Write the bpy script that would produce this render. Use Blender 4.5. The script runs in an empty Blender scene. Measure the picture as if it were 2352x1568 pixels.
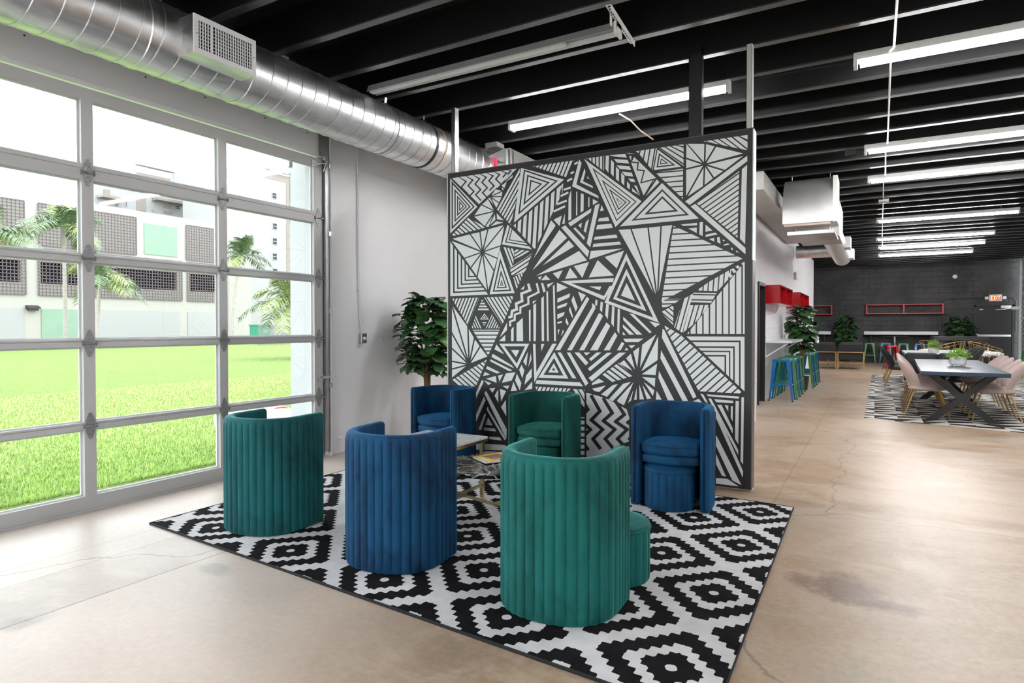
import bpy, bmesh, math, random
from mathutils import Vector, Matrix
PI=math.pi
sin,cos,rad=math.sin,math.cos,math.radians
S=bpy.context.scene
COL=S.collection
# ------------------------------------------------------------------ camera
F=1437.;CXP=1176.;CYP=775.;HEAD=rad(30.13);PIT=math.atan(24/1437.);EYE=1.35
cam=bpy.data.objects.new('camera',bpy.data.cameras.new('camera'))
COL.objects.link(cam)
cam.location=(0,0,EYE)
cam.rotation_euler=(PI/2-PIT,0,HEAD)
cam.data.sensor_width=36.0;cam.data.lens=F/2352*36.0
cam.data.shift_y=(CYP-784)/2352
cam.data.clip_end=400;cam.data.clip_start=.05
S.camera=cam
# ------------------------------------------------------------------ world, exposure
w=bpy.data.worlds.new('world');S.world=w;w.use_nodes=True
nt=w.node_tree;bg=nt.nodes['Background']
bg.inputs[0].default_value=(.93,.97,1,1);bg.inputs[1].default_value=3.1
S.view_settings.view_transform='Standard';S.view_settings.look='None'
S.view_settings.gamma=1;S.view_settings.exposure=1.08
S.view_settings.use_curve_mapping=False
S.cycles.use_denoising=True
S.cycles.max_bounces=10;S.cycles.diffuse_bounces=6;S.cycles.glossy_bounces=4
S.cycles.transparent_max_bounces=16
S.cycles.sample_clamp_indirect=6
def portal(loc,rot,sx,sy):
    l=bpy.data.lights.new('portal','AREA');l.shape='RECTANGLE';l.size=sx;l.size_y=sy
    l.cycles.is_portal=True
    o=bpy.data.objects.new('daylight_portal',l);COL.objects.link(o);o.location=loc;o.rotation_euler=rot
portal((-5.12,1.85,1.55),(0,-PI/2,0),3.1,5.7)
portal((-2.9,-4.1,1.6),(-PI/2,0,0),2.9,3.0) 
# ------------------------------------------------------------------ pixel rays of the calibrated camera -> points on real planes
_fw=Vector((-sin(HEAD)*cos(PIT),cos(HEAD)*cos(PIT),-sin(PIT)));_rt=Vector((cos(HEAD),sin(HEAD),0));
_up=_rt.cross(_fw)
O=Vector((0,0,EYE))
def ray(px,py): return _fw+_rt*((px-CXP)/F)-_up*((py-CYP)/F)
def ZP(px,py,z=0):
    d=ray(px,py);return O+d*((z-EYE)/d.z)
def XP(px,py,x):
    d=ray(px,py);return O+d*(x/d.x)
def YP(px,py,y):
    d=ray(px,py);return O+d*(y/d.y)
# ------------------------------------------------------------------ materials
M={}
def mat(n,c,r=.5,m=0,noise=None,bump=None,spec=None,sheen=None,emit=None,coat=None):
    """noise=(scale,amount[,stretch]) lightness variation; bump=(scale,strength)"""
    a=bpy.data.materials.new(n);a.use_nodes=True;t=a.node_tree;b=t.nodes['Principled BSDF']
    b.inputs['Base Color'].default_value=(*c,1);b.inputs['Roughness'].default_value=r;b.inputs['Metallic'].default_value=m
    if spec is not None:b.inputs['Specular IOR Level'].default_value=spec
    if sheen:
        b.inputs['Sheen Weight'].default_value=sheen[0];b.inputs['Sheen Roughness'].default_value=sheen[1];b.inputs['Sheen Tint'].default_value=(*sheen[2],1)
    if coat:b.inputs['Coat Weight'].default_value=coat
    if emit:
        b.inputs['Emission Color'].default_value=(*emit[0],1);b.inputs['Emission Strength'].default_value=emit[1]
    tc=t.nodes.new('ShaderNodeTexCoord')
    if noise:
        nz=t.nodes.new('ShaderNodeTexNoise');nz.inputs['Scale'].default_value=noise[0];nz.inputs['Detail'].default_value=5
        mp=t.nodes.new('ShaderNodeMapping')
        if len(noise)>2:mp.inputs['Scale'].default_value=noise[2]
        t.links.new(tc.outputs['Object'],mp.inputs[0]);t.links.new(mp.outputs[0],nz.inputs[0])
        cr=t.nodes.new('ShaderNodeValToRGB');k=noise[1]
        cr.color_ramp.elements[0].position=.3;cr.color_ramp.elements[1].position=.7
        cr.color_ramp.elements[0].color=(*[max(0,x*(1-k)) for x in c],1)
        cr.color_ramp.elements[1].color=(*[min(1,x*(1+k)) for x in c],1)
        t.links.new(nz.outputs[0],cr.inputs[0]);t.links.new(cr.outputs[0],b.inputs['Base Color'])
    if bump:
        n2=t.nodes.new('ShaderNodeTexNoise');n2.inputs['Scale'].default_value=bump[0];n2.inputs['Detail'].default_value=4
        t.links.new(tc.outputs['Object'],n2.inputs[0])
        bp=t.nodes.new('ShaderNodeBump');bp.inputs['Strength'].default_value=bump[1];bp.inputs['Distance'].default_value=.02
        t.links.new(n2.outputs[0],bp.inputs['Height']);t.links.new(bp.outputs[0],b.inputs['Normal'])
    M[n]=a;return a
class NT:
    """tiny node builder"""
    def __init__(s,a):s.t=a.node_tree;s.n=s.t.nodes
    def node(s,k,**kw):
        x=s.n.new(k)
        for a,b in kw.items():setattr(x,a,b)
        return x
    def link(s,a,b):
        if isinstance(a,(int,float)):b.default_value=a
        elif isinstance(a,tuple):b.default_value=a
        else:s.t.links.new(a,b)
    def m(s,op,a,b=0.,c=0.):
        x=s.n.new('ShaderNodeMath');x.operation=op
        s.link(a,x.inputs[0]);s.link(b,x.inputs[1]);s.link(c,x.inputs[2]);return x.outputs[0]
    def mix(s,f,a,b,mode='MIX'):
        x=s.n.new('ShaderNodeMix');x.data_type='RGBA';x.blend_type=mode
        s.link(f,x.inputs[0]);s.link(a,x.inputs[6]);s.link(b,x.inputs[7]);return x.outputs[2]
    def noise(s,vec,scale,detail=4,rough=.5,dist=0):
        x=s.n.new('ShaderNodeTexNoise');s.link(vec,x.inputs['Vector']);x.inputs['Scale'].default_value=scale
        x.inputs['Detail'].default_value=detail;x.inputs['Roughness'].default_value=rough;x.inputs['Distortion'].default_value=dist
        return x.outputs[0]
    def map(s,vec,sc=(1,1,1),loc=(0,0,0),rot=(0,0,0)):
        x=s.n.new('ShaderNodeMapping');s.link(vec,x.inputs[0]);x.inputs['Scale'].default_value=sc;x.inputs['Location'].default_value=loc;x.inputs['Rotation'].default_value=rot
        return x.outputs[0]
    def ramp(s,f,els):
        x=s.n.new('ShaderNodeValToRGB');s.link(f,x.inputs[0]);e=x.color_ramp.elements
        while len(e)<len(els):e.new(.5)
        for i,(p,c) in enumerate(els):e[i].position=p;e[i].color=(*c,1) if len(c)==3 else c
        return x.outputs[0]
    def sstep(s,v,a,b):
        x=s.n.new('ShaderNodeMapRange');x.interpolation_type='SMOOTHSTEP';s.link(v,x.inputs[0]);x.inputs[1].default_value=a;x.inputs[2].default_value=b
        return x.outputs[0]
def base(n,r=.5,m=0):
    a=mat(n,(1,1,1),r,m);k=NT(a);b=a.node_tree.nodes['Principled BSDF']
    tc=k.node('ShaderNodeTexCoord');return a,k,b,tc
mat('wall_white',(.77,.77,.79),.6,noise=(1.2,.03),bump=(60,.03))
mat('wall_grey',(.77,.775,.80),.55,noise=(.9,.04),bump=(60,.03))
mat('door_frame',(.50,.50,.505),.42,noise=(2,.03))
mat('track_metal',(.42,.42,.43),.35,.9,noise=(8,.12))
mat('hinge_metal',(.30,.30,.31),.42,.7,noise=(60,.25),bump=(90,.3))
mat('steel',(.62,.63,.64),.3,1,noise=(6,.15))
mat('black_paint',(.006,.006,.007),.38,spec=.5,noise=(3,.2),bump=(30,.04))
mat('black_flange',(.03,.03,.031),.33,spec=.8,noise=(5,.3),bump=(25,.1))
mat('deck_black',(.004,.004,.005),.5)
mat('dark',(.012,.012,.013),.5)
mat('black_wood',(.014,.015,.017),.42)
mat('black_velvet',(.012,.012,.014),.8,sheen=(.4,.4,(.4,.4,.45)))
mat('brass',(.50,.33,.13),.35,1,noise=(20,.1))
mat('brass_pale',(.75,.62,.36),.25,1)
mat('chrome',(.75,.75,.77),.12,1)
mat('white_paint',(.80,.81,.83),.35)
mat('white_trim',(.78,.79,.80),.5)
mat('white_gloss',(.8,.82,.86),.18)
mat('red_gloss',(.42,.006,.012),.22,coat=.4)
mat('red_frame',(.55,.03,.04),.4)
mat('stool_blue',(.004,.15,.42),.25,coat=.3)
mat('stool_green',(.05,.24,.075),.28,coat=.3)
mat('stool_red',(.4,.008,.012),.25,coat=.3)
mat('stool_steelblue',(.10,.22,.36),.28,coat=.3)
mat('blush',(.55,.44,.41),.75,sheen=(.5,.4,(1,.9,.88)),noise=(8,.06))
mat('table_blue',(.04,.065,.10),.30,spec=.16,noise=(3,.15,(1,12,1)))
mat('table_reflection',(.45,.50,.56),.3)  # far table top, its whitish reflection put into the base colour
mat('door_black',(.008,.008,.009),.5)
mat('pot_white',(.82,.82,.82),.3)
mat('fur',(.75,.73,.68),.9,noise=(30,.15),bump=(40,.6))
mat('plate_gloss',(.62,.62,.63),.4)
mat('tube_on',(1,1,1),.4,emit=((1,.985,.97),50.))
mat('fixture_white',(.75,.76,.76),.4)
mat('fixture_grey',(.45,.46,.47),.4,.6)
mat('wire',(.55,.42,.33),.5)
mat('cable_black',(.01,.01,.01),.5)
mat('pink_tape',(.75,.05,.12),.6)
mat('soil',(.05,.03,.02),.9)
mat('bark',(.20,.10,.05),.8,noise=(10,.4,(1,1,.2)),bump=(30,.5))
mat('palm_bark',(.28,.26,.245),.85,noise=(2,.2,(1,1,8)))
mat('rug_edge',(.010,.010,.012),.9)
mat('paper',(.75,.73,.7),.5)
mat('mag_yellow',(.85,.62,.02),.3)
mat('mag_art',(.25,.12,.1),.3,noise=(25,.9))
mat('cushion_back',(.02,.021,.023),.6,sheen=(.3,.4,(.5,.5,.5)))
mat('exit_red',(.8,.05,.02),.5,emit=((1,.03,.02),.12))
mat('exit_letter',(.9,.5,.2),.5,emit=((1,.6,.25),1.0))
mat('garage_cream',(.30,.29,.27),.8)
mat('garage_green',(.17,.255,.195),.8,noise=(1,.05))
mat('garage_inner',(.06,.08,.14),.8,noise=(.25,.5,(1,.3,3)))
mat('garage_mesh',(.10,.07,.08),.6)
mat('apt_white',(.265,.265,.27),.8)
mat('apt_beige',(.20,.172,.155),.8)
mat('apt_window',(.035,.04,.06),.5,spec=.1)
mat('apt_frame',(.27,.27,.27),.6)
mat('fence_dark',(.12,.13,.13),.6)
mat('dumpster_green',(.03,.20,.13),.6)
mat('taillight',(.65,.03,.03),.3)
mat('ext_white',(.40,.41,.43),.7)
mat('hvac_grey',(.52,.52,.50),.45,.4,noise=(3,.06))
mat('hvac_panel',(.62,.50,.44),.5)
mat('mural_dark',(.022,.021,.023),.5,noise=(3,.15))
mat('mural_white',(.80,.83,.845),.5,noise=(2,.03))
mat('mural_edge_dark',(.07,.07,.075),.5)
mat('mural_edge_light',(.60,.65,.67),.5)
# velvets
def velvet(n,c1,c2,sh):
    a,k,b,tc=base(n,.75)
    v=k.map(tc.outputs['Object'],(1,1,.45))
    f=k.noise(v,5,6,.62,.6)
    c=k.ramp(f,[(.32,c1),(.58,c2)])
    k.link(c,b.inputs['Base Color']);b.inputs['Sheen Weight'].default_value=.85;b.inputs['Sheen Roughness'].default_value=.28
    b.inputs['Sheen Tint'].default_value=(*sh,1);b.inputs['Specular IOR Level'].default_value=.25
    n2=k.noise(tc.outputs['Object'],26,3)
    bp=k.node('ShaderNodeBump');bp.inputs['Strength'].default_value=.12;bp.inputs['Distance'].default_value=.01
    k.link(n2,bp.inputs['Height']);k.link(bp.outputs[0],b.inputs['Normal'])
velvet('velvet_teal',(.002,.045,.050),(.005,.098,.106),(.10,.46,.50))
velvet('velvet_green',(.002,.04,.034),(.005,.09,.075),(.09,.45,.38))
velvet('velvet_mint',(.002,.060,.055),(.006,.125,.116),(.10,.50,.46))
velvet('velvet_blue',(.0006,.014,.048),(.002,.056,.14),(.02,.25,.60))
# galvanised duct
a,k,b,tc=base('galvanised',.28,1)
v=k.map(tc.outputs['Object'],(3,.8,3));f=k.noise(v,2.2,6,.6,1.2)
k.link(k.ramp(f,[(.3,(.58,.59,.60)),(.7,(.88,.89,.90))]),b.inputs['Base Color'])
k.link(k.m('MULTIPLY_ADD',f,.30,.22),b.inputs['Roughness'])
bp=k.node('ShaderNodeBump');bp.inputs['Strength'].default_value=.07;bp.inputs['Distance'].default_value=.04
k.link(k.noise(k.map(tc.outputs['Object'],(1,.25,1)),4,1),bp.inputs['Height']);k.link(bp.outputs[0],b.inputs['Normal'])
mat('cowl_steel',(.80,.80,.79),.42,.75,noise=(3,.08,(1,3,1)))
# glass pane
a=bpy.data.materials.new('glass');a.use_nodes=True;k=NT(a);k.n.clear()
o=k.node('ShaderNodeOutputMaterial');mx=k.node('ShaderNodeMixShader');tr=k.node('ShaderNodeBsdfTransparent');gl=k.node('ShaderNodeBsdfGlossy')
gl.inputs['Roughness'].default_value=.02;tr.inputs[0].default_value=(.97,.98,.98,1)
fr=k.node('ShaderNodeFresnel');fr.inputs[0].default_value=1.4
k.link(k.m('MULTIPLY',fr.outputs[0],.6),mx.inputs[0]);k.link(tr.outputs[0],mx.inputs[1]);k.link(gl.outputs[0],mx.inputs[2]);k.link(mx.outputs[0],o.inputs[0]);M['glass']=a
# concrete floor
a,k,b,tc=base('concrete',.3)
P=tc.outputs['Object'];sp=k.node('ShaderNodeSeparateXYZ');k.link(P,sp.inputs[0]);X_,Y_=sp.outputs[0],sp.outputs[1]
big=k.noise(P,.45,5,.6,.8);mid=k.noise(k.map(P,(1,1.6,1),(3,1,0)),1.7,6,.65,.6);fine=k.noise(P,28,4,.7)
col=k.ramp(big,[(.36,(.22,.13,.06)),(.45,(.32,.21,.12)),(.55,(.41,.295,.205)),(.64,(.32,.28,.215))])
col=k.mix(k.m('MULTIPLY',k.sstep(mid,.45,.66),.6),col,(.50,.39,.30,1))
col=k.mix(k.m('MULTIPLY',k.sstep(k.noise(k.map(P,(1,1,1),(7,4,0)),1.1,5,.6,.3),.50,.80),.5),col,(.27,.18,.10,1))
# warmer towards the passage, grey-white by the door with window light coloured in
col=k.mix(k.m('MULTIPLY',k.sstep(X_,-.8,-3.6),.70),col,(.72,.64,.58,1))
def blob(cx,cy,rx,ry,c,amt,col,ns=5.):
    dx=k.m('DIVIDE',k.m('SUBTRACT',X_,cx),rx);dy=k.m('DIVIDE',k.m('SUBTRACT',Y_,cy),ry)
    d=k.m('SQRT',k.m('ADD',k.m('MULTIPLY',dx,dx),k.m('MULTIPLY',dy,dy)))
    d=k.m('ADD',d,k.m('MULTIPLY',k.m('SUBTRACT',k.noise(P,ns,6,.7),.5),1.7))
    return k.mix(k.m('MULTIPLY',k.sstep(d,1.,.35),amt),col,c)
for px,py,rx,ry,c,am in ((1925,1345,.30,.22,(.13,.06,.025,1),.95),(2010,1385,.24,.12,(.12,.06,.03,1),.9),(1820,1290,.22,.16,(.30,.17,.08,1),.6),(1850,1000,.35,.5,(.40,.29,.17,1),.4),(2300,1010,.5,.18,(.36,.35,.30,1),.7),(490,1305,.17,.1,(.36,.33,.29,1),.7),(60,1400,.25,.2,(.34,.31,.28,1),.5),(30,1435,.1,.1,(.2,.19,.18,1),.5),(2150,960,.8,.35,(.42,.31,.19,1),.5)):
    q=ZP(px,py);col=blob(q.x,q.y,rx,ry,c,am,col)
xs=[ZP(50,1338).x,ZP(0,1445).x,ZP(0,1314).x]
def line(x0,wd,dark,col,wob=.012,sc=3.,lo=None):
    n_=k.m('MULTIPLY',k.m('SUBTRACT',k.noise(P,sc,3,.6),.5),wob)
    d=k.m('ABSOLUTE',k.m('SUBTRACT',k.m('ADD',X_,n_),x0))
    return k.mix(k.m('MULTIPLY',k.sstep(d,wd,wd*.3),dark),col,(.06,.05,.045,1))
band=k.m('MULTIPLY',k.sstep(X_,xs[1]+.004,xs[1]-.004),k.sstep(X_,xs[0]-.004,xs[0]+.004))
col=k.mix(k.m('MULTIPLY',k.m('MULTIPLY',band,k.sstep(mid,.25,.75)),.55),col,(.36,.33,.30,1))
col=line(xs[0],.005,.5,col);col=line(xs[1],.006,.85,col);col=line(xs[2],.005,.4,col)
q=ZP(1860,1010);col=line(q.x,.006,.55,col,.03)
# wandering cracks
vo=k.node('ShaderNodeTexVoronoi',feature='DISTANCE_TO_EDGE');vo.inputs['Scale'].default_value=.33
dv=k.node('ShaderNodeVectorMath',operation='ADD');k.link(P,dv.inputs[0])
nn=k.node('ShaderNodeTexNoise');nn.inputs['Scale'].default_value=2.2;nn.inputs['Detail'].default_value=6;k.link(P,nn.inputs['Vector'])
sc_=k.node('ShaderNodeVectorMath',operation='SCALE');k.link(nn.outputs['Color'],sc_.inputs[0]);sc_.inputs['Scale'].default_value=.5
k.link(sc_.outputs[0],dv.inputs[1]);k.link(dv.outputs[0],vo.inputs['Vector'])
col=k.mix(k.m('MULTIPLY',k.sstep(vo.outputs['Distance'],.0035,.001),.55),col,(.12,.09,.07,1))
# scuffs and pits
col=k.mix(k.m('MULTIPLY',k.sstep(k.noise(k.map(P,(14,1.6,1),rot=(0,0,.6)),2.,3,.6),.70,.76),.3),col,(.25,.21,.18,1))
col=k.mix(k.m('MULTIPLY',k.sstep(fine,.70,.78),.35),col,(.16,.13,.11,1))
col=k.mix(.12,col,k.ramp(fine,[(.3,(.2,.17,.14)),(.7,(.8,.74,.7))]))
k.link(col,b.inputs['Base Color'])
k.link(k.m('MULTIPLY_ADD',mid,.26,.27),b.inputs['Roughness'])
b.inputs['Specular IOR Level'].default_value=.30
bp=k.node('ShaderNodeBump');bp.inputs['Strength'].default_value=.05;bp.inputs['Distance'].default_value=.01;k.link(fine,bp.inputs['Height']);k.link(bp.outputs[0],b.inputs['Normal'])
# lounge rug: lattice of stepped diamonds (UV in metres along the rug)
a,k,b,tc=base('rug_diamond',.95)
uv=tc.outputs['UV'];sp=k.node('ShaderNodeSeparateXYZ');k.link(uv,sp.inputs[0])
q_=.078/1.
def quant(v,n):  # n steps per unit, centred
    return k.m('DIVIDE',k.m('ADD',k.m('FLOOR',k.m('MULTIPLY',v,n)),.5),n)
U0=k.m('ADD',k.m('MULTIPLY',k.m('SUBTRACT',k.noise(uv,30,2),.5),.012),sp.outputs[0]);V0=k.m('ADD',k.m('MULTIPLY',k.m('SUBTRACT',k.noise(k.map(uv,loc=(3,3,0)),30,2),.5),.012),sp.outputs[1])
U=k.m('MULTIPLY_ADD',quant(U0,20),.42,k.m('MULTIPLY',U0,.58));V=k.m('MULTIPLY_ADD',quant(V0,20),.42,k.m('MULTIPLY',V0,.58))
A=k.m('ADD',U,V);B=k.m('SUBTRACT',U,V)
fa=k.m('ABSOLUTE',k.m('SUBTRACT',k.m('FRACT',k.m('ADD',A,.5)),.5));fb=k.m('ABSOLUTE',k.m('SUBTRACT',k.m('FRACT',k.m('ADD',B,.5)),.5))
d=k.m('MAXIMUM',fa,fb)
def gt(a_,b_):return k.m('GREATER_THAN',a_,b_)
wh=k.m('ADD',k.m('SUBTRACT',gt(d,.18),gt(d,.275)),gt(d,.425))
# centre dots
A2=k.m('ADD',U0,V0);B2=k.m('SUBTRACT',U0,V0)
ga=k.m('SUBTRACT',k.m('FRACT',k.m('ADD',A2,.5)),.5);gb=k.m('SUBTRACT',k.m('FRACT',k.m('ADD',B2,.5)),.5)
dd=k.m('SQRT',k.m('ADD',k.m('MULTIPLY',ga,ga),k.m('MULTIPLY',gb,gb)))
wh=k.m('MINIMUM',1.,k.m('ADD',wh,k.m('LESS_THAN',dd,.045)))
tf=k.noise(uv,7,4)
cb=k.ramp(tf,[(.3,(.005,.005,.006)),(.7,(.012,.011,.013))]);cw=k.ramp(tf,[(.3,(.62,.61,.62)),(.7,(.74,.73,.75))])
k.link(k.mix(wh,cb,cw),b.inputs['Base Color']);b.inputs['Specular IOR Level'].default_value=.08
bp=k.node('ShaderNodeBump');bp.inputs['Strength'].default_value=.5;bp.inputs['Distance'].default_value=.01
k.link(k.m('ADD',k.noise(uv,120,3),k.m('MULTIPLY',wh,.2)),bp.inputs['Height']);k.link(bp.outputs[0],b.inputs['Normal'])
# dining rug: black and cream splinters
a,k,b,tc=base('rug_splinter',.95)
P=tc.outputs['Object'];sp=k.node('ShaderNodeSeparateXYZ');k.link(P,sp.inputs[0])
row=k.m('FLOOR',k.m('DIVIDE',sp.outputs[0],.30))
wn=k.node('ShaderNodeTexWhiteNoise',noise_dimensions='1D');k.link(row,wn.inputs['W'])
fx=k.m('SUBTRACT',k.m('FRACT',k.m('DIVIDE',sp.outputs[0],.30)),.5)
yy=k.m('ADD',k.m('DIVIDE',sp.outputs[1],.30),k.m('MULTIPLY',wn.outputs[0],7.3))
cell=k.m('FLOOR',yy);w2=k.node('ShaderNodeTexWhiteNoise',noise_dimensions='2D');cv=k.node('ShaderNodeCombineXYZ');k.link(row,cv.inputs[0]);k.link(cell,cv.inputs[1]);k.link(cv.outputs[0],w2.inputs['Vector'])
sl=k.m('MULTIPLY',k.m('SUBTRACT',w2.outputs[0],.5),2.6)
th=k.m('ADD',.5,k.m('MULTIPLY',fx,sl))
k.link(k.mix(gt(k.m('FRACT',yy),th),(.62,.60,.56,1),(.012,.011,.012,1)),b.inputs['Base Color'])
# black block wall
a,k,b,tc=base('block_black',.62)
P=tc.outputs['Object'];br=k.node('ShaderNodeTexBrick');_s=k.node('ShaderNodeSeparateXYZ');k.link(P,_s.inputs[0]);_c=k.node('ShaderNodeCombineXYZ');k.link(_s.outputs[0],_c.inputs[0]);k.link(_s.outputs[2],_c.inputs[1]);k.link(_c.outputs[0],br.inputs[0])
br.inputs['Scale'].default_value=1.;br.inputs['Brick Width'].default_value=.4;br.inputs['Row Height'].default_value=.2;br.inputs['Mortar Size'].default_value=.010;br.inputs['Mortar Smooth'].default_value=.3
n_=k.noise(P,1.3,5,.6)
k.link(k.mix(k.m('MULTIPLY',k.m('MULTIPLY',br.outputs['Fac'],k.sstep(k.noise(P,.8,2),.42,.6)),.7),k.mix(k.m('MULTIPLY',k.noise(k.map(P,(1,1,2)),3.5,4,.7),.5),k.ramp(n_,[(.38,(.022,.022,.024)),(.62,(.058,.058,.060))]),(.02,.02,.022,1)),(.006,.006,.007,1)),b.inputs['Base Color'])
bp=k.node('ShaderNodeBump');bp.inputs['Strength'].default_value=.6;bp.inputs['Distance'].default_value=.03
k.link(k.m('SUBTRACT',k.m('MULTIPLY',k.noise(P,9,4),.5),br.outputs['Fac']),bp.inputs['Height']);k.link(bp.outputs[0],b.inputs['Normal'])
# far striped wall
a,k,b,tc=base('wall_striped',.5)
P=tc.outputs['Object'];vo=k.node('ShaderNodeTexVoronoi');vo.inputs['Scale'].default_value=.9;k.link(P,vo.inputs['Vector'])
sp=k.node('ShaderNodeSeparateXYZ');k.link(vo.outputs['Color'],sp.inputs[0]);s2=k.node('ShaderNodeSeparateXYZ');k.link(P,s2.inputs[0])
an=k.m('MULTIPLY',sp.outputs[0],3.1)
ph=k.m('ADD',k.m('MULTIPLY',s2.outputs[1],k.m('COSINE',an)),k.m('MULTIPLY',s2.outputs[2],k.m('SINE',an)))
k.link(k.mix(gt(k.m('FRACT',k.m('MULTIPLY',ph,6.)),.5),(.55,.6,.62,1),(.05,.05,.055,1)),b.inputs['Base Color'])
# marbles
a,k,b,tc=base('marble_white',.15)
k.link(k.ramp(k.noise(k.map(tc.outputs['Object'],(1,5,1),rot=(0,0,.5)),3,3,.5,.4),[(.42,(.72,.72,.72)),(.5,(.50,.50,.51)),(.58,(.74,.74,.73))]),b.inputs['Base Color'])
a,k,b,tc=base('marble_black',.06)
f=k.noise(tc.outputs['Object'],3.5,5,.55,1.6)
k.link(k.ramp(k.m('ABSOLUTE',k.m('SUBTRACT',f,.5)),[(.0,(.7,.7,.7)),(.012,(.25,.25,.25)),(.03,(.010,.010,.011))]),b.inputs['Base Color'])
# leaves
def leafm(n,c1,c2,r=.35,tr=.0):
    a,k,b,tc=base(n,r)
    ob=k.node('ShaderNodeObjectInfo')
    f=k.noise(tc.outputs['Object'],9,2)
    k.link(k.ramp(f,[(.35,c1),(.65,c2)]),b.inputs['Base Color'])
leafm('leaf_fig',(.016,.065,.022),(.06,.15,.05),.28)
leafm('leaf_fig_light',(.05,.12,.03),(.09,.19,.05),.4)
leafm('leaf_lime',(.13,.30,.03),(.30,.52,.09),.5)
leafm('palm_leaf',(.05,.10,.045),(.13,.18,.085),.5)
leafm('palm_leaf_light',(.13,.19,.05),(.22,.26,.09),.5)
# lawn
mat('grass_blade',(.42,.58,.18),.8,noise=(9,.25))
a,k,b,tc=base('grass',.9)
P=tc.outputs['Object'];b.inputs['Specular IOR Level'].default_value=.05
g=k.noise(k.map(P,(1,1,1)),2.2,6,.7);h=k.noise(P,24,5,.75)
c=k.ramp(h,[(.32,(.075,.11,.028)),(.45,(.13,.19,.052)),(.58,(.185,.26,.082)),(.72,(.275,.345,.145))])
c=k.mix(k.m('MULTIPLY',k.sstep(g,.45,.7),.35),c,(.21,.30,.085,1))
c=k.mix(k.m('MULTIPLY',k.sstep(k.noise(P,5,2),.70,.74),.5),c,(.45,.28,.12,1))
k.link(c,b.inputs['Base Color'])
bp=k.node('ShaderNodeBump');bp.inputs['Strength'].default_value=.8;bp.inputs['Distance'].default_value=.05;k.link(h,bp.inputs['Height']);k.link(bp.outputs[0],b.inputs['Normal'])
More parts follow.
